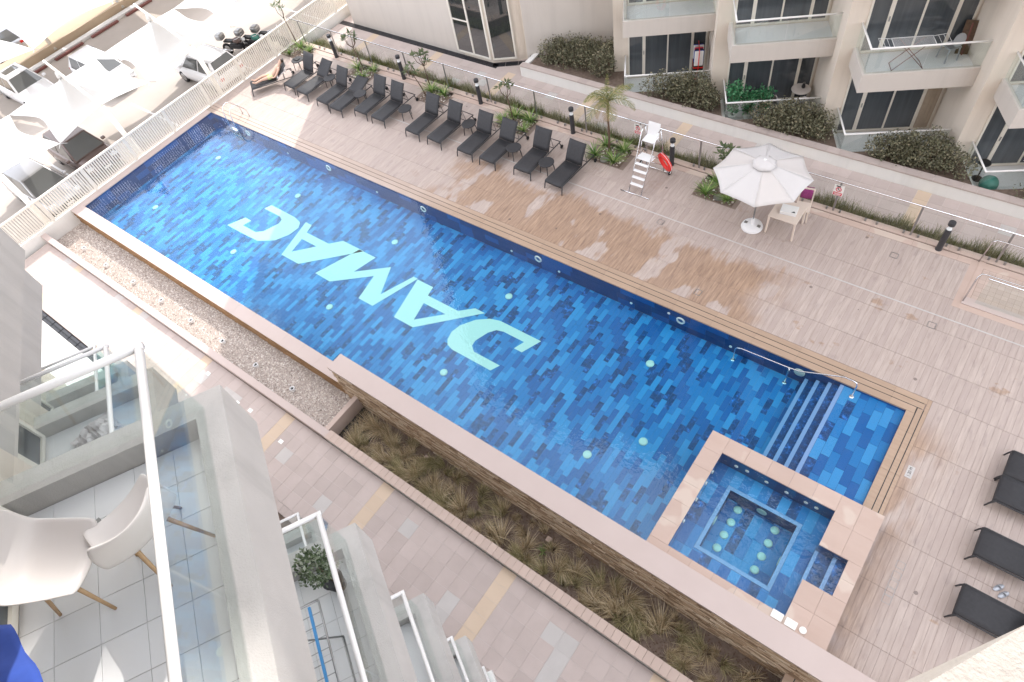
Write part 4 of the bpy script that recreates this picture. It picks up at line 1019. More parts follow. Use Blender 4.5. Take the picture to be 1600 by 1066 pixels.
TAB = [(-26.87, 15.56, 'round dark side table holding sunglasses and towel by the sunbather'), (-24.23, 15.16, 'round dark side table between the lowered lounger and its right neighbour'), (-21.99, 14.86, 'round dark side table beside the nearly flat lounger'), (-19.37, 14.90, 'round dark side table alone on open deck between two pairs of loungers'),
 (-16.23, 15.25, 'round dark side table left of the planter with green clumps'), (-13.73, 14.85, 'round dark side table third from the lifeguard chair'), (-12.14, 14.70, 'round dark side table between the last two loungers of the row'), (5.02, 7.80, 'round dark side table at the right edge beside the grey slippers')]
for (x, y, l) in TAB:
    if st is None:
        st = thing('side_table', l, 'side table', 'round side tables between loungers')
        MB().lathe([(.0, .41), (.25, .41), (.285, .425), (.285, .445), (.27, .455), (0, .452)], n=24).build('tabletop', 'charcoal', st, smooth=False)
        for k in range(4):
            a = R(45 + 90 * k); MB().tube([(.20 * math.cos(a), .20 * math.sin(a), .42), (.25 * math.cos(a), .25 * math.sin(a), .2), (.27 * math.cos(a), .27 * math.sin(a), 0)], [.024, .02, .015], 6).build('leg', 'charcoal_metal', st, smooth=True)
        o = st
    else: o = copy_tree(st, label=l)
    place(o, (x, y, 0), random.uniform(0, 1.5))
# items by the sunbather
tag(MB().box(-.14, -.10, 0, .14, .10, .035).build('folded_towel', 'black', bevel=.012, loc=(-26.90, 15.56, .456)), 'dark folded towel on the side table by the sunbather', 'towel')
bt_ = thing('beach_towel', 'white towel draped over the head end of the sunbather lounger', 'towel')
pts = []
for i in range(9):
    for j in range(7):
        f = i / 8; g_ = j / 6 - .5; y = 1.26 + .50 * f; z = .42 + .62 * max(0, (y - 1.26)) * .84 + .012 * math.sin(i * 1.7 + j * 2.3)
        if f > .9: z -= .12
        pts.append((g_ * .74, y, z))
MB().grid(pts, 9, 7).build('cloth', 'cloth_pale', bt_, smooth=True, solid=.012); place(bt_, (-27.62, 13.20, 0.01), R(-33))
# slippers
for i, (x, y) in enumerate(((4.28, 7.93), (4.40, 7.83))):
    s_ = thing('slipper', ('grey clog slipper on deck between right edge loungers, left of the pair', 'grey clog slipper on deck between right edge loungers, right of the pair')[i], 'slipper', 'pair of grey slippers', (x, y, 0), R(-35))
    MB().lathe([(.0, 0), (.05, 0.0), (.055, .02), (.05, .03), (0, .03)], n=14).build('sole', 'car_grey', s_, smooth=True); s_.children[0].scale = (1, 2.5, 1)
    m = MB(); pts = []
    for a in range(9):
        for b_ in range(6):
            t1 = math.pi * a / 8; f = b_ / 5; rr = .052 * math.sqrt(max(0, 1 - (f * .98) ** 2)); pts.append((rr * math.cos(t1), .01 + .115 * f, .02 + .055 * math.sin(t1) * (1 - .6 * f * f) * (1 if f < .98 else 0)))
    m.grid(pts, 9, 6).build('upper', 'car_grey', s_, smooth=True, solid=.006)
# bollards
bo = None
for (x, y, l) in ((-25.81, 16.97, 'dark bollard light standing in the sun at the corner of deck'), (-21.42, 16.97, 'dark bollard light between the second and third planters'), (-17.05, 16.97, 'dark bollard light between third planter and the clump planter'), (-12.51, 16.97, 'dark bollard light left of the young palm'), (-8.34, 16.95, 'dark bollard light behind the life ring'), (0.37, 17.0, 'dark bollard light at the right near the glass sided ramp')):
    if bo is None:
        bo = thing('bollard_light', l, 'bollard light', 'dark bollard lights along the glass balustrade')
        MB().lathe([(.095, 0), (.095, .02), (.085, .025), (.085, .80), (.0, .80)], n=18).build('column', 'charcoal_metal', bo)
        MB().lathe([(.03, .80), (.075, .84), (.045, .92), (.075, 1.0), (.0, 1.0)], n=16).build('lens', 'lamp_clear', bo)
        MB().lathe([(.098, 1.0), (.098, 1.10), (.09, 1.115), (0, 1.12)], n=18).build('cap', 'charcoal_metal', bo)
        o = bo
    else: o = copy_tree(bo, label=l)
    place(o, (x, y, 0))
# parasol
pa = thing('parasol', 'large white eight panel parasol with vent cap on round base', 'parasol', loc=(-4.67, 15.42, 0))
MB().lathe([(.0, 0), (.33, 0), (.34, .03), (.32, .08), (.22, .12), (.06, .14), (.045, .38), (0, .38)], n=28).build('base', 'plastic_white', pa, smooth=False)
for s in (-1, 1): MB().box(s * .21 - .05, -.05, .085, s * .21 + .05, .05, .13).build('base_grip', 'dull_steel', pa)
MB().tube([(0, 0, .2), (0, 0, 2.60)], .024, 12).build('pole', 'dull_steel', pa, smooth=True)
RP, ZR, ZT = 1.42, 2.17, 2.66
for k in range(8):
    a0, a1 = R(-75 + 45 * k), R(-30 + 45 * k); pts = []; na, nr = 9, 9
    for i in range(na):
        f = i / (na - 1); a = a0 + (a1 - a0) * f; edge = 1 - .035 * math.sin(math.pi * f)
        ch = math.cos(R(22.5)) / math.cos((f - .5) * R(45))
        for j in range(nr):
            g_ = .10 + .90 * j / (nr - 1); rr = RP * ch * g_ * (1 - (1 - edge) * g_); 
            z = ZT - .06 - (ZT - ZR - .06) * (g_ ** 1.12) - .035 * math.sin(math.pi * f) * g_ * (1 - .35 * g_)
            pts.append((rr * math.cos(a), rr * math.sin(a), z))
    MB().grid(pts, na, nr).build('canopy_panel', 'parasol_warm' if k in (0, 2, 5) else 'parasol', pa, smooth=True, solid=.004)
    MB().tube([(.08 * math.cos(a0), .08 * math.sin(a0), ZT - .10), (RP * math.cos(a0) * .99, RP * math.sin(a0) * .99, ZR - .015)], .008, 5).build('rib', 'dull_steel', pa)
pts = []
for i in range(33):
    a = 2 * math.pi * i / 32
    for (rr, z) in ((.34 + .02 * math.cos(8 * a), ZT - .10 + .018 * math.cos(8 * a)), (.25, ZT - .02), (.14, ZT + .035), (.06, ZT + .055), (.0, ZT + .06)): pts.append((rr * math.cos(a), rr * math.sin(a), z))
MB().grid(pts, 33, 5).build('vent', 'parasol', pa, smooth=True, solid=.004)
MB().lathe([(.05, ZT + .05), (.04, ZT + .075), (0, ZT + .085)], n=12).build('finial', 'plastic_white', pa, smooth=True)
# table, box and chair
ta = thing('table', 'square pale plastic table standing right of the parasol base', 'table', loc=(-3.80, 15.82, 0))
MB().box(-.44, -.44, .69, .44, .44, .73).build('tabletop', 'warm_plastic', ta, bevel=.012)
for sx in (-1, 1):
    for sy in (-1, 1): MB().bar((sx * .40, sy * .40, .69), (sx * .42, sy * .42, 0), .055, .055).build('leg', 'warm_plastic', ta, bevel=.008)
bx = thing('carton', 'white flat box with a dark mark on the pale table', 'box', loc=(-3.76, 15.80, .731), rz=R(8))
MB().box(-.24, -.17, 0, .24, .17, .11).build('body', 'plastic_white', bx, bevel=.008)
MB().box(-.245, -.175, .075, .245, .175, .115).build('lid', 'rim_white', bx, bevel=.006)
MB().prism([(.08, -.13), (.20, -.13), (.16, -.07), (.12, -.09)], .116, .12).build('dark_mark', 'black', bx)
ch = thing('plastic_chair', 'pale plastic chair with magenta towel behind the square table', 'chair', loc=(-3.55, 16.50, 0), rz=R(10))
MB().box(-.22, -.22, .42, .22, .22, .45).build('seat', 'warm_plastic', ch, bevel=.015)
MB().bar((-.2, .21, .45), (-.2, .28, .95), .04, .04).bar((.2, .21, .45), (.2, .28, .95), .04, .04).bar((-.2, .275, .90), (.2, .275, .90), .03, .16).build('backrest', 'warm_plastic', ch, bevel=.01)
for sx in (-1, 1):
    for sy in (-1, 1): MB().bar((sx * .19, sy * .19, .42), (sx * .22, sy * .22, 0), .04, .04).build('leg', 'warm_plastic', ch)
tw_ = thing('magenta_towel', 'magenta patterned towel hanging over the plastic chair back', 'towel', loc=(-3.55, 16.50, 0), rz=R(10))
pts = []
for i in range(9):
    f = i / 8
    for j in range(6):
        x = -.17 + .34 * j / 5
        if f < .5: y, z = .25 - .035 * 1, .60 + .76 * f
        else: y, z = .32, .98 - .6 * (f - .5)
        pts.append((x, y + .012 * math.sin(j * 2 + i), min(z, .99)))
MB().grid(pts, 9, 6).build('cloth', 'magenta', tw_, smooth=True, solid=.01)
# lifeguard chair
lg = thing('lifeguard_chair', 'tall steel lifeguard chair with white seat, steps and wheels', 'lifeguard chair', loc=(-8.72, 15.75, 0))
S_ = []
MB().tube([(-.55, -.72, .03), (.55, -.70, .03)], .022, 8).build('foot_bar', 'steel', lg, smooth=True)
MB().tube([(-.55, .72, .07), (.55, .72, .07)], .022, 8).build('axle_bar', 'steel', lg, smooth=True)
for s in (-1, 1):
    MB().tube([(s * .24, -.70, .03), (s * .25, -.30, .80), (s * .27, .08, 1.55), (s * .28, .22, 1.86), (s * .28, .32, 1.93), (s * .28, .50, 1.95)], .019, 8).build('ladder_rail', 'steel', lg, smooth=True)
    MB().tube([(s * .28, .50, 1.95), (s * .30, .64, 1.1), (s * .34, .72, .07)], .019, 8).build('rear_leg', 'steel', lg, smooth=True)
    MB().tube([(s * .25, -.12, 1.05), (s * .31, .64, 1.05)], .014, 8).build('side_brace', 'steel', lg, smooth=True)
    MB().tube([(s * .26, .0, .98), (s * .33, .70, .35)], .012, 6).build('side_brace', 'steel', lg, smooth=True)
    MB().torus((s * .58, .72, .10), .075, .026, (1, 0, 0), 18, 8).lathe([(.0, -.018), (.06, -.018), (.06, .018), (0, .018)], (s * .58, .72, .10), 14, axis=(1, 0, 0), m=1).build('wheel', ['rubber', 'rim_white'], lg, smooth=True)
for (y, z) in ((-.56, .31), (-.45, .52), (-.34, .72), (-.23, .93)): MB().box(-.235, y - .05, z, .235, y + .06, z + .03).build('tread', 'plastic_white', lg, bevel=.008)
MB().box(-.24, -.14, 1.06, .24, .20, 1.09).build('platform', 'plastic_white', lg, bevel=.008)
MB().box(-.22, .14, 1.60, .22, .50, 1.63).build('seat', 'plastic_white', lg, bevel=.012)
MB().bar((0, .50, 1.62), (0, .60, 2.08), .44, .025, up=(0, 1, 0)).build('backrest', 'plastic_white', lg, bevel=.01)
MB().tube([(-.22, .16, 1.60), (-.24, .08, 1.10)], .010, 6).tube([(.22, .16, 1.60), (.24, .08, 1.10)], .010, 6).tube([(-.2, .46, 1.6), (-.28, .62, 1.06)], .010, 6).tube([(.2, .46, 1.6), (.28, .62, 1.06)], .010, 6).build('seat_support', 'steel', lg, smooth=True)
lr = thing('life_ring', 'red life ring hanging on the lifeguard chair frame', 'life ring', loc=(-8.22, 16.22, .72), rz=R(-28))
MB().torus((0, 0, 0), .30, .068, (0, 1, .25), 32, 12).build('ring', 'red', lr, smooth=True)
MB().torus((0, .0, 0), .375, .008, (0, 1, .25), 32, 5).build('rope', 'plastic_white', lr, smooth=True)
MB().box(1.27, 15.08, -.03, 1.4595, 17.03, .0035).build('border_slab', 'rim_stone', deck); MB().box(1.46, 15.08, -.03, 14, 15.268, .0035).build('border_slab', 'rim_stone', deck)
# ramp with glass sides
ra = thing('ramp_balustrade', 'glass sided tiled ramp landing with steel handrails at right deck edge', 'balustrade')
MB().box(1.46, 15.27, -.5, 14, 15.55, .03).build('kerb', 'coping_pink', ra); MB().box(1.46, 15.551, -.5, 1.62, 17.05, .01).build('kerb', 'rim_stone', ra)
struct('ramp', MB().box(1.62, 15.55, -.6, 14, 17.05, -.015), 'paver_joint')
for i in range(26):
    for j in range(9): MB().box(1.63 + i * .165, 15.56 + j * .165, -.016, 1.625 + (i + 1) * .165, 15.555 + (j + 1) * .165, -.006).build('floor_tile', 'kerb_block', ra) if i < 22 else None
for i in range(4): MB().box(1.75 + i * 1.7, 15.42, .03, 3.40 + i * 1.7, 15.432, 1.02).build('glass_pane', 'glass', ra)
for i in range(4): MB().box(3.41 + i * 1.7, 15.40, .03, 3.45 + i * 1.7, 15.45, 1.1).build('post', 'dull_steel', ra)
MB().tube([(1.72, 15.42, 1.05), (14, 15.42, 1.05)], .026, 10).build('handrail', 'steel', ra, smooth=True)
MB().tube([(1.48, 15.36, .02), (1.50, 15.60, .80), (1.56, 15.66, .90), (1.7, 15.66, .92), (14, 15.66, .92)], .02, 8).build('handrail', 'steel', ra, smooth=True)
MB().tube([(1.44, 17.0, .02), (1.48, 17.0, .86), (1.56, 17.0, .94), (1.7, 17.0, .95), (14, 17.0, .95)], .02, 8).build('handrail', 'steel', ra, smooth=True)

# ------------------------------------------------------------------ planting on the deck
def rosette(m, c, n, L, w, droop=.5):
    for i in range(n):
        a = random.uniform(0, 6.283); d = (math.cos(a), math.sin(a)); blade(m, c, d, L * random.uniform(.5, 1.0), L * random.uniform(.6, 1.0), w, 3)
lilies = []
for _ in range(4):
    m = MB(); rosette(m, (0, 0, 0), 64, .58, .026); lilies.append(m.mesh('lily_clump', 'lily_leaf'))
CL = [(-28.3, 16.15, .8, 'green strappy clump at the front of corner planter'), (-28.1, 16.75, 1.0, 'green strappy clump at the foot of corner sapling'), (-27.45, 16.72, .8, 'green strappy clump at the right of corner planter'),
 (-23.98, 16.62, .95, 'green strappy clump left of the second planter sapling'), (-23.2, 16.18, .95, 'green strappy clump at the front of second planter'), (-23.1, 16.8, .8, 'green strappy clump at the right of second planter'),
 (-19.5, 16.66, 1.0, 'green strappy clump at the foot of third planter sapling'), (-18.82, 16.72, .95, 'green strappy clump at the right of third planter'),
 (-15.3, 16.25, .95, 'green strappy clump at the front of planter behind the tenth lounger'), (-15.1, 16.78, 1.0, 'green strappy clump at the back of planter behind tenth lounger'), (-14.4, 16.8, 1.0, 'green strappy clump at the right of planter behind the tenth lounger'), (-14.3, 16.2, .8, 'green strappy clump at front right of planter behind the tenth lounger'),
 (-10.92, 16.78, .9, 'green strappy clump behind the palm trunk on its left'), (-10.15, 16.78, .95, 'green strappy clump behind the palm trunk on its right'), (-11.02, 16.15, .95, 'green strappy clump in front of palm on the left'), (-10.2, 16.12, 1.0, 'green strappy clump in front of palm on the right'),
 (-6.60, 16.08, 1.0, 'green strappy clump at the front of planter by the parasol'), (-6.5, 16.70, .9, 'green strappy clump at the back of planter by the parasol'), (-5.85, 16.12, .7, 'small yellowish clump under the parasol edge')]
for i, (x, y, s, l) in enumerate(CL):
    o = mobj('lily_clump', lilies[i % 4], loc=(x, y, -.03)); o.scale = (s, s, s); o.rotation_euler = (0, 0, i * 1.3); tag(o, l, 'plant', 'strappy green clumps in the deck planters')
for (a, b_, c, d) in planters: struct('planter_soil', MB().box(a + .06, c + .04, -.1, b_ - .06, d, .002), 'soil')
pbl = MB()
for (a, b_, c, d) in planters:
    for i in range(150): pebble(pbl, random.uniform(a + .1, b_ - .1), random.uniform(c + .08, d - .05), .0, random.uniform(.02, .05))
tag(pbl.build('planter_pebbles', 'pebble'), 'pale pebbles on the soil of the deck planters', 'pebbles', kind='stuff')
dl = thing('drain_lid', 'round dark lid on the soil of the planter by the parasol', 'lid', loc=(-6.18, 16.15, .0)); MB().lathe([(.16, 0), (.16, .03), (.13, .035), (0, .035)], n=20).build('cover', 'dull_steel', dl)
dl2 = thing('drain_lid', 'round dark lid on the soil in front of the palm', 'lid', loc=(-10.62, 16.15, .0)); MB().lathe([(.16, 0), (.16, .03), (.13, .035), (0, .035)], n=20).build('cover', 'dull_steel', dl2)
def sapling(loc, h, lean, nb, label, seed):
    random.seed(seed); r = thing('sapling', label, 'sapling', 'young trees in the deck planters', loc)
    top = Vector((lean[0], lean[1], h * .62)); t_ = MB(); t_.tube([(0, 0, 0), (lean[0] * .35, lean[1] * .35, h * .3), top], [.03, .024, .018], 8); cr_ = MB()
    for k in range(nb):
        a = 6.283 * k / nb + random.uniform(-.4, .4); rr = random.uniform(.16, .34); tip = top + Vector((math.cos(a) * rr, math.sin(a) * rr, h * random.uniform(.18, .40)))
        mid = top.lerp(tip, .5) + Vector((math.cos(a) * .07, math.sin(a) * .07, -.02)); t_.tube([top, mid, tip], [.016, .013, .011], 6)
        for i in range(13):
            b_ = random.uniform(0, 6.283); el = random.uniform(-.2, .9); d = Vector((math.cos(b_) * math.cos(el), math.sin(b_) * math.cos(el), math.sin(el))); L = random.uniform(.16, .27); sd = d.cross(Vector((0, 0, 1))).normalized() * .042
            p0 = tip + d * .015; cr_.add([p0, p0 + d * L * .5 + sd, p0 + d * L, p0 + d * L * .5 - sd], [(0, 1, 2, 3)])
    t_.build('trunk', 'bark', r, smooth=True); cr_.build('crown', 'tree_leaf', r)
sapling((-28.45, 16.85, 0), 2.1, (-.35, .1), 3, 'lanky sapling in the sunny corner planter', 3)
sapling((-23.74, 16.72, 0), 1.75, (-.12, -.05), 5, 'leafy sapling in the second planter along the glass', 5)
sapling((-19.72, 16.85, 0), 1.7, (-.1, .05), 6, 'wide leafy sapling on the right of third planter', 8)
sapling((-19.55, 16.35, 0), 1.3, (-.55, .1), 3, 'thin leaning sapling on the left of third planter', 9)
sapling((-15.1, 16.6, 0), 1.5, (-.2, .1), 3, 'sapling with long leaves beside the tenth lounger', 11)
sapling((-6.35, 16.72, 0), 1.7, (.05, .0), 7, 'branching sapling partly hidden by the parasol', 14)
random.seed(21)
pl = thing('young_palm', 'young feather palm with yellowing fronds beside the last lounger', 'palm', loc=(-10.62, 16.5, 0))
MB().tube([(0, 0, 0), (.02, .01, .7), (.0, .02, 1.5), (.02, .0, 2.25)], [.055, .04, .036, .05], 10).build('trunk', 'bark', pl, smooth=True)
def frond(az, el, L, curve, mat, leaf=.34, dens=26):
    m = MB(); d = Vector((math.cos(az), math.sin(az), 0)); pts = []; p = Vector((0, 0, 2.22)); e = el
    for i in range(13): pts.append(p.copy()); p += (d * math.cos(e) + Vector((0, 0, math.sin(e)))) * L / 12; e -= curve / 12
    m.tube(pts, [.016 - .001 * i for i in range(13)], 5); side = Vector((-d.y, d.x, 0))
    for i in range(2, dens):
        f = i / dens * 12; k = min(int(f), 11); q = pts[k].lerp(pts[k + 1], f - k); tan = (pts[k + 1] - pts[k]).normalized(); ll = leaf * math.sin(math.pi * min(.97, (i / dens) * .85 + .15)) ** .6
        for s in (-1, 1):
            dd = (side * s * .75 + tan * .6 + Vector((0, 0, -.25 + random.uniform(-.15, .15)))).normalized(); w = tan * .011
            m.add([q - w, q + w, q + dd * ll * .6 + w, q + dd * ll, q + dd * ll * .6 - w], [(0, 1, 2, 3, 4)])
    m.build('frond', mat, pl)
for i in range(11): frond(i * 2.4 + .3, random.uniform(.55, 1.25), random.uniform(.95, 1.3), random.uniform(1.3, 2.4), 'palm_leaf')
for i in range(3): frond(3.4 + i * .9, .1, .75, 1.9, 'palm_dry', .26, 18)
frond(1.9, 1.52, 1.0, .2, 'palm_leaf', .12, 20)
# hedges
def leaf_cloud(m, n, fn, size, flat=.0):
    for i in range(n):
        p = Vector(fn()); d = Vector((random.gauss(0, 1), random.gauss(0, 1), random.gauss(.3, .8))).normalized(); e = d.cross(Vector((random.random() - .5, random.random() - .5, random.random() - .5))).normalized()
        L = size * random.uniform(.6, 1.3); m.add([p, p + d * L * .5 + e * L * .28, p + d * L, p + d * L * .5 - e * L * .28], [(0, 1, 2, 3)])
def hedge(tri, h, n, label, inset=.0):
    r = thing('hedge', label, 'hedge', 'clipped hedges in front of the balconies'); A, B, C = [Vector((p[0], p[1], 0)) for p in tri]
    m = MB(); t_ = MB()
    blobs = []
    for i in range(44):
        a, b_ = random.random(), random.random()
        if a + b_ > 1: a, b_ = 1 - a, 1 - b_
        blobs.append((A + (B - A) * a + (C - A) * b_, random.uniform(.22, .42), h * random.uniform(.60, 1.0)))
    def fn():
        c, rr, hh = random.choice(blobs); v = Vector((random.gauss(0, 1), random.gauss(0, 1), random.gauss(0, 1))).normalized() * random.uniform(.75, 1.05)
        z = hh * .55 + v.z * hh * .5 + random.gauss(0, .05)
        return c + Vector((v.x * rr, v.y * rr, max(.02, z)))
    leaf_cloud(m, n, fn, .085); m.build('foliage', 'hedge_leaf', r)
    for c, rr, hh in blobs: t_.tube([(c.x, c.y, -.05), (c.x + .03, c.y, hh * .4), (c.x - .04, c.y + .05, hh * .85)], [.014, .01, .006], 5)
    tag(t_.build('stems', 'bark', r), kind='stuff'); rebase(r, (*((A + B + C) / 3)[:2], 0)); return r
HL = ['clipped hedge below the clothes airer balcony, right of the palm', 'clipped hedge below the balcony with white covered chairs', 'clipped hedge below the balcony with the drawn curtain', 'thin hedge at the right edge below the balcony with green ball']
for k in range(4):
    p0 = TF.w(k, .55, .25); p1 = TF.w(k, 2.95, .38); p3 = TF.w(k, 3.3, 1.75)
    hedge([(p0.x, max(p0.y, 20.12)), xy(p1), (p3.x, max(p3.y, 20.2))], 1.0 if k < 3 else .5, 9500 if k < 3 else 2600, HL[k])
hedge([(-16.4, 20.3), (-12.95, 20.35), (-13.4, 21.9)], 1.05, 7500, 'long clipped hedge against the blank beige wall, left of the palm')
hedge([(-16.3, 20.3), (-13.2, 21.9), (-15.9, 21.0)], 1.05, 6000, 'clipped hedge tight against the blank beige wall behind the long hedge')

# ------------------------------------------------------------------ things on the balconies
def airer(name, label, loc, rz, L=1.1, wd=.55, h=.85, mat='dull_steel', legmat='dull_steel', tabs=None, wings=True):
    t = thing(name, label, 'clothes airer', None, loc, rz)
    m = MB()
    for y in (-wd / 2, wd / 2): m.tube([(-L / 2, y, h), (L / 2, y, h)], .011, 6)
    for x in (-L / 2, L / 2): m.tube([(x, -wd / 2, h), (x, wd / 2, h)], .011, 6)
    m.build('frame', mat, t, smooth=True); w = MB()
    for i in range(8): y = -wd / 2 + wd * (i + 1) / 9; w.tube([(-L / 2, y, h), (L / 2, y, h)], .005, 5)
    w.build('line', mat, t)
    for s in (-1, 1):
        g_ = MB()
        for y in (-wd / 2 * .8, wd / 2 * .8): g_.tube([(s * L * .38, y, 0), (-s * L * .30, y, h)], .010, 6)
        g_.tube([(s * L * .38, -wd / 2 * .8, 0), (s * L * .38, wd / 2 * .8, 0)], .010, 6); g_.build('leg', legmat, t, smooth=True)
        if not wings: continue
        wi = MB()
        x0 = s * L / 2; x1 = s * (L / 2 + .38)
        for y in (-wd / 2 * .9, wd / 2 * .9): wi.tube([(x0, y, h), (x1, y, h + .05)], .008, 5)
        for f in (.35, .7, 1.0): wi.tube([(x0 + (x1 - x0) * f, -wd / 2 * .9, h + .05 * f), (x0 + (x1 - x0) * f, wd / 2 * .9, h + .05 * f)], .006, 5)
        wi.build('wing', mat, t)
    if tabs:
        for x in (-L / 2 + .12, L / 2 - .1): MB().box(x - .012, -wd / 2 + .03, h - .012, x + .012, wd / 2 - .03, h + .014).build('clip_strip', tabs, t)
    return t
FZ_ = F0 + .01
aF = R(29.5)
airer('clothes_airer', 'white clothes airer with dark red legs on first floor balcony', (*xy(TF.w(2, 1.35, -.62)), FZ_ + ST), aF, 1.15, .5, .80, 'plastic_white', 'kerb_red')
airer('clothes_airer', 'white clothes airer on the ground balcony at the right edge', (*xy(TF.w(3, 2.2, -.7)), FZ_), aF + .3, 1.0, .5, .8, 'plastic_white', 'dull_steel')
airer('clothes_airer', 'white clothes airer on the first floor balcony at right edge', (*xy(TF.w(3, 1.5, -.85)), FZ_ + ST), aF, 1.1, .5, .85, 'plastic_white', 'dull_steel')
airer('clothes_airer', 'steel clothes airer with blue plastic strips on near lower balcony', (*xy(TN.w(0, 1.32, -.74)), F0 + ST * 3 + .016), R(60.5), .98, 1.05, .92, 'dull_steel', 'dull_steel', 'blue_plastic', False)
pg = thing('clothes_peg', 'pink peg on the steel airer of near lower balcony', 'peg', loc=(*xy(TN.w(0, 1.15, -.66)), F0 + ST * 3 + .945)); MB().box(-.035, -.008, 0, .035, .008, .02).box(-.01, -.03, .0, .01, .03, .012).build('clip', 'pink', pg)
# grey garden chair + folded wood board
gc = thing('garden_chair', 'grey garden chair behind the airer on first floor balcony', 'chair', None, (*xy(TF.w(2, 2.55, -.85)), FZ_ + ST), aF + R(200))
MB().box(-.2, -.2, .42, .2, .2, .45).build('seat', 'car_grey', gc, bevel=.012); MB().lathe([(.0, 0), (.2, 0), (.2, .02), (0, .02)], (0, .2, .72), 18, axis=(0, 1, .2)).build('backrest', 'car_grey', gc)
for sx in (-1, 1):
    for sy in (-1, 1): MB().bar((sx * .17, sy * .17, .42), (sx * .2, sy * .2, 0), .03, .03).build('leg', 'car_grey', gc)
wb = thing('folded_board', 'brown folded board leaning in the corner of first floor balcony', 'board', None, (*xy(TF.w(2, 3.0, -1.05)), FZ_ + ST), aF)
MB().bar((0, 0, 0), (.06, .22, .95), .35, .035).build('panel', 'bark', wb); MB().bar((0, -.06, 0), (.05, .15, .9), .04, .03).build('stay', 'kerb_red', wb)
# clothes rack (ground, left bay)
ck = thing('clothes_rack', 'clothes rack packed with garments on the ground balcony behind the palm', 'clothes rack', None, (*xy(TF.w(0, 2.78, -.72)), FZ_), aF + R(90))
MB().tube([(-.32, 0, 0), (-.32, 0, 1.65), (.32, 0, 1.65), (.32, 0, 0)], .014, 6).tube([(-.32, -.2, .02), (-.32, .2, .02)], .014, 6).tube([(.32, -.2, .02), (.32, .2, .02)], .014, 6).tube([(-.32, 0, .8), (.32, 0, .8)], .01, 6).build('frame', 'red', ck, smooth=True)
cols = ['plastic_white', 'black', 'car_grey', 'blue_cloth', 'magenta', 'cloth_pale', 'charcoal', 'red']
for i in range(12):
    x = -.28 + .051 * i; w = random.uniform(.14, .2); L = random.uniform(.4, .62); MB().prism([(x - .016, -w), (x + .016, -w * .9), (x + .018, w), (x - .014, w * .95)], 1.6 - L, 1.6).build('garment', cols[(i * 3) % 8], ck, bevel=.01)
MB().box(-.3, -.18, .8, .3, .18, 1.0).build('basket', 'black', ck, bevel=.02); MB().box(-.31, -.19, .90, .31, .19, .94).build('red_trim', 'red', ck)
# seating with white covers, round table
def egg(name, label, loc, rz):
    t = thing(name, label, 'chair', None, loc, rz); pts = []
    for i in range(9):
        for j in range(11):
            f = i / 8; a = -1.3 + 2.6 * j / 10
            r = .34 * (1 - .25 * f); pts.append((r * math.sin(a), .30 - r * math.cos(a) * (1.0) + .1 * f, .35 + f * .52 + .03 * math.sin(j * 2.1 + i)))
    MB().grid(pts, 9, 11).build('cover', 'cloth_pale', t, smooth=True, solid=.03)
    MB().lathe([(0, .33), (.30, .33), (.31, .40), (.27, .44), (0, .44)], (0, .15, 0), 18).build('seat', 'cloth_pale', t, smooth=True)
    for k in range(4): a = R(45 + 90 * k); MB().tube([(.18 * math.cos(a), .15 + .18 * math.sin(a), .34), (.25 * math.cos(a), .15 + .25 * math.sin(a), 0)], .014, 6).build('leg', 'charcoal_metal', t)
egg('covered_chair', 'white covered chair with pointed back behind the balcony glass', (*xy(TF.w(1, 1.75, -.72)), FZ_), aF + R(150))
egg('covered_chair', 'small white covered chair at right end of the plant balcony', (*xy(TF.w(1, 2.55, -.45)), FZ_), aF + R(200))
rt = thing('round_table', 'round pale table with a jar behind the white covered chairs', 'table', None, (*xy(TF.w(1, 2.72, -1.02)), FZ_)); MB().lathe([(0, .70), (.33, .70), (.34, .72), (.33, .74), (0, .74)], n=24).build('tabletop', 'seat_shell', rt); MB().lathe([(.17, 0), (.03, .03), (.03, .70)], n=14).build('pedestal', 'black', rt)
jr = thing('jar', 'small dark jar on the round pale table', 'jar', None, (*xy(TF.w(1, 2.80, -1.08)), FZ_ + .74)); MB().lathe([(.06, 0), (.07, .05), (.05, .13), (.03, .15), (.035, .19), (0, .19)], n=14).build('body', 'black', jr, smooth=True); MB().lathe([(.04, .19), (.04, .21), (0, .215)], n=12).build('lid', 'dull_steel', jr)
for i, (u, n, h, l) in enumerate(((.30, -.35, 1.75, 'tall bright green potted shrub at the balcony corner'), (.85, -.40, 1.30, 'bright green potted shrub in the middle of the plant balcony'), (1.40, -.42, 1.35, 'bright green potted shrub nearest the covered chair'))):
    t = thing('potted_shrub', l, 'potted plant', 'bright green potted shrubs on a ground balcony', (*xy(TF.w(1, u, n)), FZ_)); random.seed(40 + i)
    MB().lathe([(.10, 0), (.15, .26), (.16, .28), (.13, .28), (.12, .24), (0, .24)], n=16).build('pot', 'rim_white', t); m = MB(); sm_ = MB()
    for s in range(7):
        a = s * .9; tip = Vector((math.cos(a) * .2, math.sin(a) * .2, h * random.uniform(.7, 1.0))); sm_.tube([(0, 0, .24), tip * .5 + Vector((0, 0, .1)), tip], [.012, .009, .004], 5)
        def fn(tip=tip):
            f = random.uniform(.25, 1.02); return tip * f + Vector((random.gauss(0, .07), random.gauss(0, .07), .1 * (1 - f) + random.gauss(0, .03)))
        leaf_cloud(m, 110, fn, .11)
    tag(sm_.build('stems', 'bark', t), kind='stuff'); m.build('foliage', 'bright_leaf', t)
ba = thing('exercise_ball', 'green exercise ball behind glass on the right ground balcony', 'ball', None, (*xy(TF.w(3, .45, -.30)), FZ_)); MB().lathe([(.27 * math.cos(R(a)), .27 + .27 * math.sin(R(a))) for a in range(-90, 91, 15)], n=24).build('sphere', 'blue_plastic', ba, smooth=True)
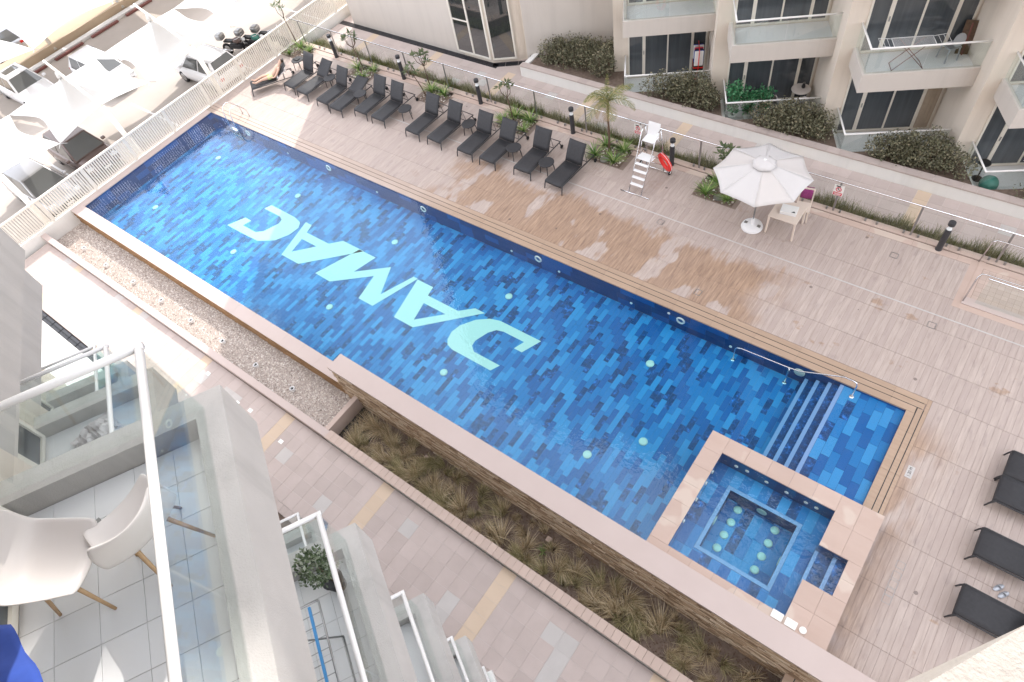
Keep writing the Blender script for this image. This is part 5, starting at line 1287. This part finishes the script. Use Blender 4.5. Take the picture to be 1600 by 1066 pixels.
MAT['blue_plastic2'] = MAT['blue_plastic']; plain('teal', (0.07, 0.24, 0.20), 0.4); ba.children[0].data.materials[0] = MAT['teal']
bs_ = thing('bar_stool', 'black bar stool beside the green ball on right ground balcony', 'stool', None, (*xy(TF.w(3, .35, -.85)), FZ_)); MB().lathe([(0, .62), (.17, .62), (.18, .65), (.16, .68), (0, .68)], n=18).build('seat', 'black', bs_); MB().lathe([(.16, 0), (.16, .02), (.025, .04), (.025, .62)], n=14).build('pedestal', 'black', bs_)
ppp = thing('potted_plant', 'dark leafy potted shrub on the near lower balcony', 'potted plant', None, (*xy(TN.w(0, .36, -.26)), F0 + ST * 3 + .016)); random.seed(60); ppp.scale = (.82, .82, .95)
MB().lathe([(.10, 0), (.14, .24), (.15, .26), (.12, .26), (0, .22)], n=16).build('pot', 'charcoal', ppp); MB().tube([(0, 0, .2), (.01, 0, .45), (0, .02, .8)], [.018, .014, .008], 6).build('stem', 'bark', ppp)
m = MB()
def fn():
    v = Vector((random.gauss(0, 1), random.gauss(0, 1), random.gauss(0, 1))).normalized() * random.uniform(.45, 1.0) ** .6; b_ = 1 + .25 * math.sin(v.x * 7 + v.y * 5)
    return (v.x * .23 * b_, v.y * .23 * b_, .72 + v.z * .30)
leaf_cloud(m, 700, fn, .062); m.build('foliage', 'potplant_leaf', ppp)
# shell chairs on the near balcony
BZ4 = F0 + ST * 4 + .016
def shell_chair(label, loc, rz):
    t = thing('shell_chair', label, 'chair', 'white shell chairs on the near balcony', loc, rz); prof = [(.25, .40), (.22, .435), (.12, .43), (0, .42), (-.12, .425), (-.20, .46), (-.245, .55), (-.27, .66), (-.285, .76), (-.29, .80)]
    pts = []
    for i, (y, z) in enumerate(prof):
        for j in range(11):
            s = -1 + j / 5; back = max(0, (i - 4) / 5); w = .235 + .045 * math.sin(min(1, i / 6) * 3.14 * .6)
            if i >= 8: w *= 1 - .10 * (i - 7)
            pts.append((s * w, y + back * .11 * s * s, z + (1 - back) * .055 * s * s + .035 * abs(s) ** 3 * (1 if 2 < i < 7 else .3)))
    MB().grid(pts, len(prof), 11).build('shell', 'seat_shell', t, smooth=True, solid=.018, sub=1)
    for sx in (-1, 1):
        for sy in (-1, 1): MB().tube([(sx * .12, sy * .10 - .01, .415), (sx * .20, sy * .20 - .01, 0)], [.017, .011], 8).build('leg', 'pale_wood', t, smooth=True)
    MB().tube([(-.14, -.10, .36), (.14, .09, .36)], .007, 5).tube([(.14, -.10, .36), (-.14, .09, .36)], .007, 5).build('brace', 'dull_steel', t)
shell_chair('white shell chair with wooden legs nearest the balcony door', (-3.61, -1.05, BZ4), R(-50))
shell_chair('white shell chair with wooden legs by the glass of near balcony', (-3.34, -.57, BZ4), R(92))
# blue cloth over a drying line near the door
bc = thing('blue_cloth', 'royal blue cloth hanging at the lower left corner beside the balcony door', 'cloth'); pts = []
for i in range(15):
    for j in range(10):
        f = i / 14; g_ = j / 9; x = -2.80 + 1.2 * f; y = -1.14 + .20 * f
        pts.append((x - .42 * g_, y - .30 * g_ + .008 * math.sin(f * 16), 13.0 + .65 * f + .008 * math.sin(f * 14 + 2 * g_) - .10 * g_))
MB().grid(pts, 15, 10).build('cloth', 'blue_cloth', bc, smooth=True, solid=.006)
# crumpled sheet on the neighbouring lower balcony
cs = thing('dust_sheet', 'crumpled pale sheet on the floor of the lower left balcony', 'sheet', None, (*xy(TN.w(-1, .55, -.75)), F0 + ST * 3 + .012)); pts = []; random.seed(70)
for i in range(15):
    for j in range(15):
        x, y = (i / 14 - .5), (j / 14 - .5); pts.append((x * .7, y * .6, .02 + max(0, .22 * (1 - 3.2 * (x * x + y * y))) * (.5 + .5 * math.sin(i * 1.9 + 2 * math.sin(j * 1.3))) + .03 * random.random()))
MB().grid(pts, 15, 15).build('cloth', 'cloth_pale', cs, smooth=False, solid=.006)

# ------------------------------------------------------------------ sunbather
def skin_body(name, joints, edges, mat, parent, sub=2):
    me = bpy.data.meshes.new(name); me.from_pydata([j[:3] for j in joints], edges, []); me.materials.append(MAT[mat]); o = mobj(name, me, parent)
    sk = o.modifiers.new('skin', 'SKIN'); sk.use_smooth_shade = True
    for i, v in enumerate(me.skin_vertices[0].data): v.radius = (joints[i][3], joints[i][4] if len(joints[i]) > 4 else joints[i][3]); v.use_root = (i == 0)
    q = o.modifiers.new('sub', 'SUBSURF'); q.levels = sub; q.render_levels = sub; return o
pe = thing('person', 'sunbather in pale green shorts lying on a lounger by the fence', 'person')
b40 = (math.cos(R(40)), math.sin(R(40)))
def bk(t, off): return (1.22 + t * b40[0] - off * b40[1] * 1.0, .38 + t * b40[1] + off * b40[0])
pv = (1.12, .47); c1 = bk(.20, .12); c2 = bk(.42, .12); nk = bk(.56, .11); hd = bk(.70, .13)
J = [(0, pv[0], pv[1], .13, .10), (0, c1[0], c1[1], .135, .10), (0, c2[0], c2[1], .155, .105), (0, nk[0], nk[1], .055), (0, hd[0] - .03, hd[1] - .03, .075), (0, hd[0] + .03, hd[1] + .02, .09), (0, hd[0] + .09, hd[1] + .08, .07),
 (.10, 1.05, .47, .09), (.12, .66, .49, .068), (.11, .64, .49, .06), (.10, .26, .425, .042), (.11, .23, .46, .034), (.12, .14, .52, .028),
 (-.10, 1.05, .47, .09), (-.14, .66, .50, .068), (-.14, .64, .50, .06), (-.13, .25, .425, .042), (-.14, .22, .46, .034), (-.16, .13, .52, .028),
 (.19, c2[0] + .03, c2[1], .062), (.27, c1[0] + .02, c1[1] - .02, .045), (.24, 1.14, .46, .033), (.20, 1.03, .50, .03), (.19, .97, .51, .018),
 (-.19, c2[0] + .03, c2[1], .062), (-.27, c1[0] + .05, c1[1] - .02, .045), (-.26, 1.16, .43, .033), (-.23, 1.05, .42, .03), (-.22, .99, .42, .018)]
E_ = [(0, 1), (1, 2), (2, 3), (3, 4), (4, 5), (5, 6), (0, 7), (7, 8), (8, 9), (9, 10), (10, 11), (11, 12), (0, 13), (13, 14), (14, 15), (15, 16), (16, 17), (17, 18), (2, 19), (19, 20), (20, 21), (21, 22), (22, 23), (2, 24), (24, 25), (25, 26), (26, 27), (27, 28)]
skin_body('body', J, E_, 'skin', pe)
skin_body('shorts', [(0, 1.15, .475, .145, .112), (.10, 1.05, .472, .105), (.115, .84, .482, .092), (-.10, 1.05, .472, .105), (-.125, .84, .485, .092), (0, 1.22, .49, .14, .11)], [(0, 1), (1, 2), (0, 3), (3, 4), (0, 5)], 'shorts', pe)
hm = MB(); hc = Vector((0, hd[0] + .075, hd[1] + .02)); hm.lathe([(.088 * math.cos(R(a)), .088 * math.sin(R(a))) for a in range(-10, 91, 20)], hc, 14, axis=(0, .8, .1)); hm.build('hair', 'hair', pe, smooth=True)
for s in (-1, 1):
    MB().lathe([(0, -.012), (.012, 0), (0, .012)], (s * .032, hd[0] - .005, hd[1] + .105), 8).build('eye', 'black', pe); MB().lathe([(0, -.02), (.018, 0), (0, .02)], (s * .092, hd[0] + .02, hd[1] + .02), 8).build('ear', 'skin', pe)
    for k in range(4): MB().tube([(s * (.185 + .012 * k), .99 - .004 * abs(k - 1.5), .515 if s > 0 else .42), (s * (.183 + .014 * k), .93 + .01 * abs(k - 1.5), .50 if s > 0 else .405)], [.009, .006], 6).build('finger', 'skin', pe, smooth=True)
    MB().tube([(s * .175, 1.01, .51 if s > 0 else .415), (s * .155, .96, .50 if s > 0 else .405)], [.010, .007], 6).build('thumb', 'skin', pe, smooth=True)
MB().lathe([(0, 0), (.014, .01), (0, .035)], (0, hd[0] - .045, hd[1] + .095), 8).build('nose', 'skin', pe, smooth=True); MB().box(-.022, hd[0] - .085, hd[1] + .075, .022, hd[0] - .078, hd[1] + .082).build('mouth', 'red', pe)
place(pe, (-27.62, 13.20, .0), R(-33))

# ------------------------------------------------------------------ car park: cars, bikes, sails
def car(label, paint, loc, rz, kind='sedan', sunroof=False):
    t = thing('parked_car', label, 'car', 'cars parked under the shade sails', loc, rz); L = 4.5 if kind != 'hatch' else 4.1; hw_ = .88
    # lower body lofted along x (front is +x)
    hx = L / 2; st_ = [(-hx, .70, .45, .78), (-hx + .06, .80, .30, .90), (-hx + .35, .87, .22, .96), (-.9, .90, .20, .95), (.4, .90, .20, .93), (hx - 1.15, .89, .20, .90), (hx - .45, .85, .22, .80), (hx - .10, .76, .28, .68), (hx, .62, .40, .58)]
    m = MB(); pts = []
    for (x, w, zb, zt) in st_:
        for (a, z) in ((-.82, zb), (-1.0, zb + .12), (-1.02, (zb + zt) / 2), (-.95, zt - .06), (-.80, zt), (0, zt + .03), (.80, zt), (.95, zt - .06), (1.02, (zb + zt) / 2), (1.0, zb + .12), (.82, zb)): pts.append((x, a * w, z))
    m.grid(pts, len(st_), 11); m.add([pts[i] for i in range(11)], [tuple(range(11))]); m.add([pts[-11 + i] for i in range(11)], [tuple(range(10, -1, -1))]); m.add([pts[0], pts[10], pts[-1], pts[-11]], [(0, 1, 2, 3)])
    m.build('body', paint, t, smooth=True, bevel=0)
    rear, rr, fr, ff = (-1.75, -1.15, .25, 1.05) if kind == 'sedan' else (-hx + .10, -hx + .55, .35, 1.15)
    zb, zt = .90, 1.42 if kind == 'sedan' else 1.50; wb, wt_ = .80, .60
    def ringp(z, f): 
        return None
    B = [(rear, -wb, zb), (ff, -wb, zb), (ff, wb, zb), (rear, wb, zb)]; Tt = [(rr, -wt_, zt), (fr, -wt_, zt), (fr, wt_, zt), (rr, wt_, zt)]
    c_ = MB(); c_.add(B + Tt, [(4, 5, 6, 7), (0, 1, 5, 4), (2, 3, 7, 6), (1, 2, 6, 5), (3, 0, 4, 7)]); c_.build('cabin', paint, t, bevel=.06)
    def inset(q, name, k=.09, off=.012):
        q = [Vector(v) for v in q]; ce = sum(q, Vector()) / 4; nn = (q[1] - q[0]).cross(q[3] - q[0]).normalized()
        if nn.dot(ce - Vector((0, 0, .8))) < 0: nn = -nn
        q = [v + (ce - v).normalized() * min(k, (ce - v).length * .5) + nn * off for v in q]; MB().add(q + [v - nn * .02 for v in q], [(0, 1, 2, 3), (0, 4, 5, 1), (1, 5, 6, 2), (2, 6, 7, 3), (3, 7, 4, 0)]).build(name, 'car_glass', t)
    inset([B[1], B[2], Tt[2], Tt[1]], 'windscreen'); inset([B[3], B[0], Tt[0], Tt[3]], 'rear_window')
    mid = lambda p, q, f: tuple(p[i] + (q[i] - p[i]) * f for i in range(3))
    for (b0, b1, t0, t1) in ((B[0], B[1], Tt[0], Tt[1]), (B[3], B[2], Tt[3], Tt[2])):
        inset([mid(b0, b1, .12), mid(b0, b1, .5), mid(t0, t1, .5), mid(t0, t1, .02)], 'side_window', .05); inset([mid(b0, b1, .5), mid(b0, b1, .93), mid(t0, t1, .98), mid(t0, t1, .5)], 'side_window', .05)
    if sunroof: MB().box(rr + .25, -.38, zt + .002, rr + .85, .38, zt + .012).build('sunroof', 'car_glass', t)
    for sx in (-1, 1):
        for x in (-hx + .85, hx - .85):
            w_ = MB().torus((x, sx * .82, .32), .235, .085, (0, 1, 0), 22, 8).build('wheel', 'rubber', t, smooth=True)
            MB().lathe([(.0, -.02), (.06, -.03), (.07, .0), (.17, .01), (.205, -.01), (.205, -.06), (0, -.06)], (x, sx * .90, .32), 18, axis=(0, sx, 0)).build('rim', 'dull_steel', w_, smooth=False)
        MB().box(hx - .36, sx * .64 - .14, .62, hx - .06, sx * .64 + .14, .73).build('headlight', 'lamp_clear', t, bevel=.03)
        MB().box(-hx - .01, sx * .66 - .12, .68, -hx + .10, sx * .66 + .10, .82).build('tail_light', 'lamp_red', t, bevel=.02)
        MB().box(.78, sx * .95 - .10, .93, .92, sx * .95 + .08, 1.06).build('mirror', paint, t, bevel=.03)
    MB().box(hx - .06, -.38, .42, hx + .02, .38, .58).build('grille', 'black', t, bevel=.01); MB().box(hx + .021, -.17, .40, hx + .03, .17, .50).build('number_plate', 'rim_white', t); MB().box(-hx - .03, -.22, .55, -hx - .005, .22, .66).build('number_plate', 'rim_white', t)
    return t
PZ = -1.2
car('white saloon car with dark sunroof facing the pool by the kerb', 'car_white', (-42.1, 8.45, PZ), 0, 'sedan', True)
car('brown car with pale windscreen nose towards the fence', 'car_brown', (-33.35, 6.75, PZ), 0, 'hatch')
car('silver car with wide windscreen beside the brown car at the fence', 'car_silver', (-32.75, 4.30, PZ), R(3), 'hatch')
car('white hatchback with its dark rear window towards the fence', 'car_white', (-32.95, 14.15, PZ), R(182), 'hatch')
car('pale car mostly hidden under the middle shade sail', 'car_white', (-38.7, 11.3, PZ), 0, 'hatch')
car('grey car mostly hidden under the rear shade sail', 'car_grey', (-49.3, 10.3, PZ - .1), R(180), 'hatch')
def bike(label, x, y, rz, paint):
    t = thing('motorbike', label, 'motorbike', 'motorbikes parked behind the fence', (x, y, PZ), rz)
    for xx in (-.65, .65):
        w_ = MB().torus((xx, 0, .3), .24, .065, (0, 1, 0), 20, 8).build('wheel', 'rubber', t, smooth=True); MB().lathe([(0, -.03), (.2, -.02), (.2, .02), (0, .03)], (xx, 0, .3), 14, axis=(0, 1, 0)).build('rim', 'dull_steel', w_)
    MB().box(-.35, -.14, .35, .35, .14, .62).build('engine', 'charcoal_metal', t, bevel=.05); MB().lathe([(0, -.3), (.13, -.2), (.17, 0), (.12, .22), (0, .28)], (.18, 0, .78), 14, axis=(1, 0, .1)).build('tank', paint, t, smooth=True)
    MB().box(-.62, -.15, .70, -.02, .15, .80).build('saddle', 'black', t, bevel=.04); MB().box(-.98, -.22, .82, -.58, .22, 1.15).build('top_box', 'dull_steel', t, bevel=.09)
    MB().tube([(.65, 0, .3), (.48, 0, .95)], .035, 8).build('fork', 'dull_steel', t, smooth=True); MB().tube([(.38, -.34, 1.02), (.48, -.2, 1.0), (.48, .2, 1.0), (.38, .34, 1.02)], .016, 6).build('handlebar', 'steel', t, smooth=True)
    MB().lathe([(0, 0), (.09, .02), (.08, .1), (0, .12)], (.58, 0, .86), 12, axis=(1, 0, 0)).build('headlight', 'lamp_clear', t); MB().tube([(-.25, -.16, .3), (-.85, -.2, .38)], .04, 8).build('exhaust', 'steel', t, smooth=True)
bike('dark motorbike with top box nearest the shade mast', -33.3, 16.3, R(20), 'car_brown'); bike('motorbike with green tank between two others', -32.5, 16.95, R(15), 'teal'); bike('grey motorbike nearest the fence corner', -31.9, 17.6, R(18), 'car_grey')
def sail(label, y0, y1, xn, xf, zc, peak, mast_base, mast_top, tip):
    t = thing('shade_sail', label, 'shade sail', 'white shade sails over the car park')
    C4 = [Vector((xn, y0, zc)), Vector((xn, y1, zc)), Vector((xf, y1, zc)), Vector((xf, y0, zc))]; pk_ = Vector(peak); pts = []; per = []; ce = sum(C4, Vector()) / 4
    for i in range(4):
        a, b_ = C4[i], C4[(i + 1) % 4]
        for j in range(12):
            f = j / 12; p = a.lerp(b_, f); inn = (ce - p); inn.z = 0; p = p + inn.normalized() * (.32 if i % 2 == 0 else .50) * math.sin(math.pi * f); p.z += .18 * math.sin(math.pi * f); per.append(p)
    per.append(per[0]); nr = 14
    for p in per:
        for j in range(nr):
            r = .03 + .97 * j / (nr - 1); q = pk_.lerp(p, r); zz = p.z + (pk_.z - p.z) * (.08 * (1 - r) + .92 * (1 - r) ** 3.0); pts.append((q.x, q.y, zz))
    MB().grid(pts, len(per), nr).build('canopy', 'sail', t, smooth=True, solid=.006)
    mb_, mt_, tp = Vector(mast_base), Vector(mast_top), Vector(tip)
    MB().tube([mb_, mt_], [.12, .10], 12).build('mast', 'cream_metal', t, smooth=True); MB().tube([mt_, mt_ + (tp - mt_) * .5, tp], [.07, .06, .05], 10).build('arm', 'cream_metal', t, smooth=True)
    MB().lathe([(.0, 0), (.11, 0), (.06, .22), (0, .24)], pk_ - Vector((0, 0, .03)), 12).build('peak_cap', 'sail', t, smooth=True)
    for c_ in C4[:2]: MB().tube([c_, c_ + (c_ - ce).normalized() * .28 + Vector((0, 0, -.05))], .014, 5).build('tie', 'dull_steel', t)
ys = [1.05, 5.75, 10.45, 15.2, 20.0, 24.8, 29.6]
SL = ['white shade sail at left edge over the silver car', 'white shade sail over the brown car', 'white shade sail in the middle over the hidden pale car', 'white shade sail over the motorbikes', 'white shade sail at the top edge beyond the motorbikes', 'farthest white shade sail of the fence row']
for i in range(6):
    ym = (ys[i] + ys[i + 1]) / 2; 
    sail(SL[i], ys[i], ys[i + 1], -30.85, -35.55, 1.4, (-32.0, ym - .38, 3.05), (-28.98, ym - .38, -1.2), (-29.5, ym - .36, 2.3), (-33.0, ym - .25, 3.45))
ys2 = [4.7, 9.44, 14.25, 19.1, 24.0]
S2 = ['white shade sail of the rear row at top left over the grey car', 'white shade sail of the rear row above the white saloon', 'white shade sail of the rear row at the top edge', 'farthest white shade sail of the rear row']
for i in range(4):
    ym = (ys2[i] + ys2[i + 1]) / 2
    sail(S2[i], ys2[i], ys2[i + 1], -39.8, -46.6, 1.5, (-43.2, ym, 2.7), (-45.35, ym - .1, -1.1), (-46.9, ym - .1, 2.6), (-42.4, ym, 3.2))
ds = thing('desert_shrub', 'dry brown shrub on the sand beyond the car park', 'shrub', None, (-50.5, 8.5, -1.32)); random.seed(80); m = MB(); leaf_cloud(m, 900, lambda: (random.gauss(0, .9), random.gauss(0, .9), abs(random.gauss(.25, .2))), .14); m.build('foliage', 'desert_leaf', ds); sm_ = MB()
for i in range(10): sm_.tube([(0, 0, 0), (random.gauss(0, .5), random.gauss(0, .5), .5)], [.02, .006], 5)
tag(sm_.build('stems', 'bark', ds), kind='stuff')
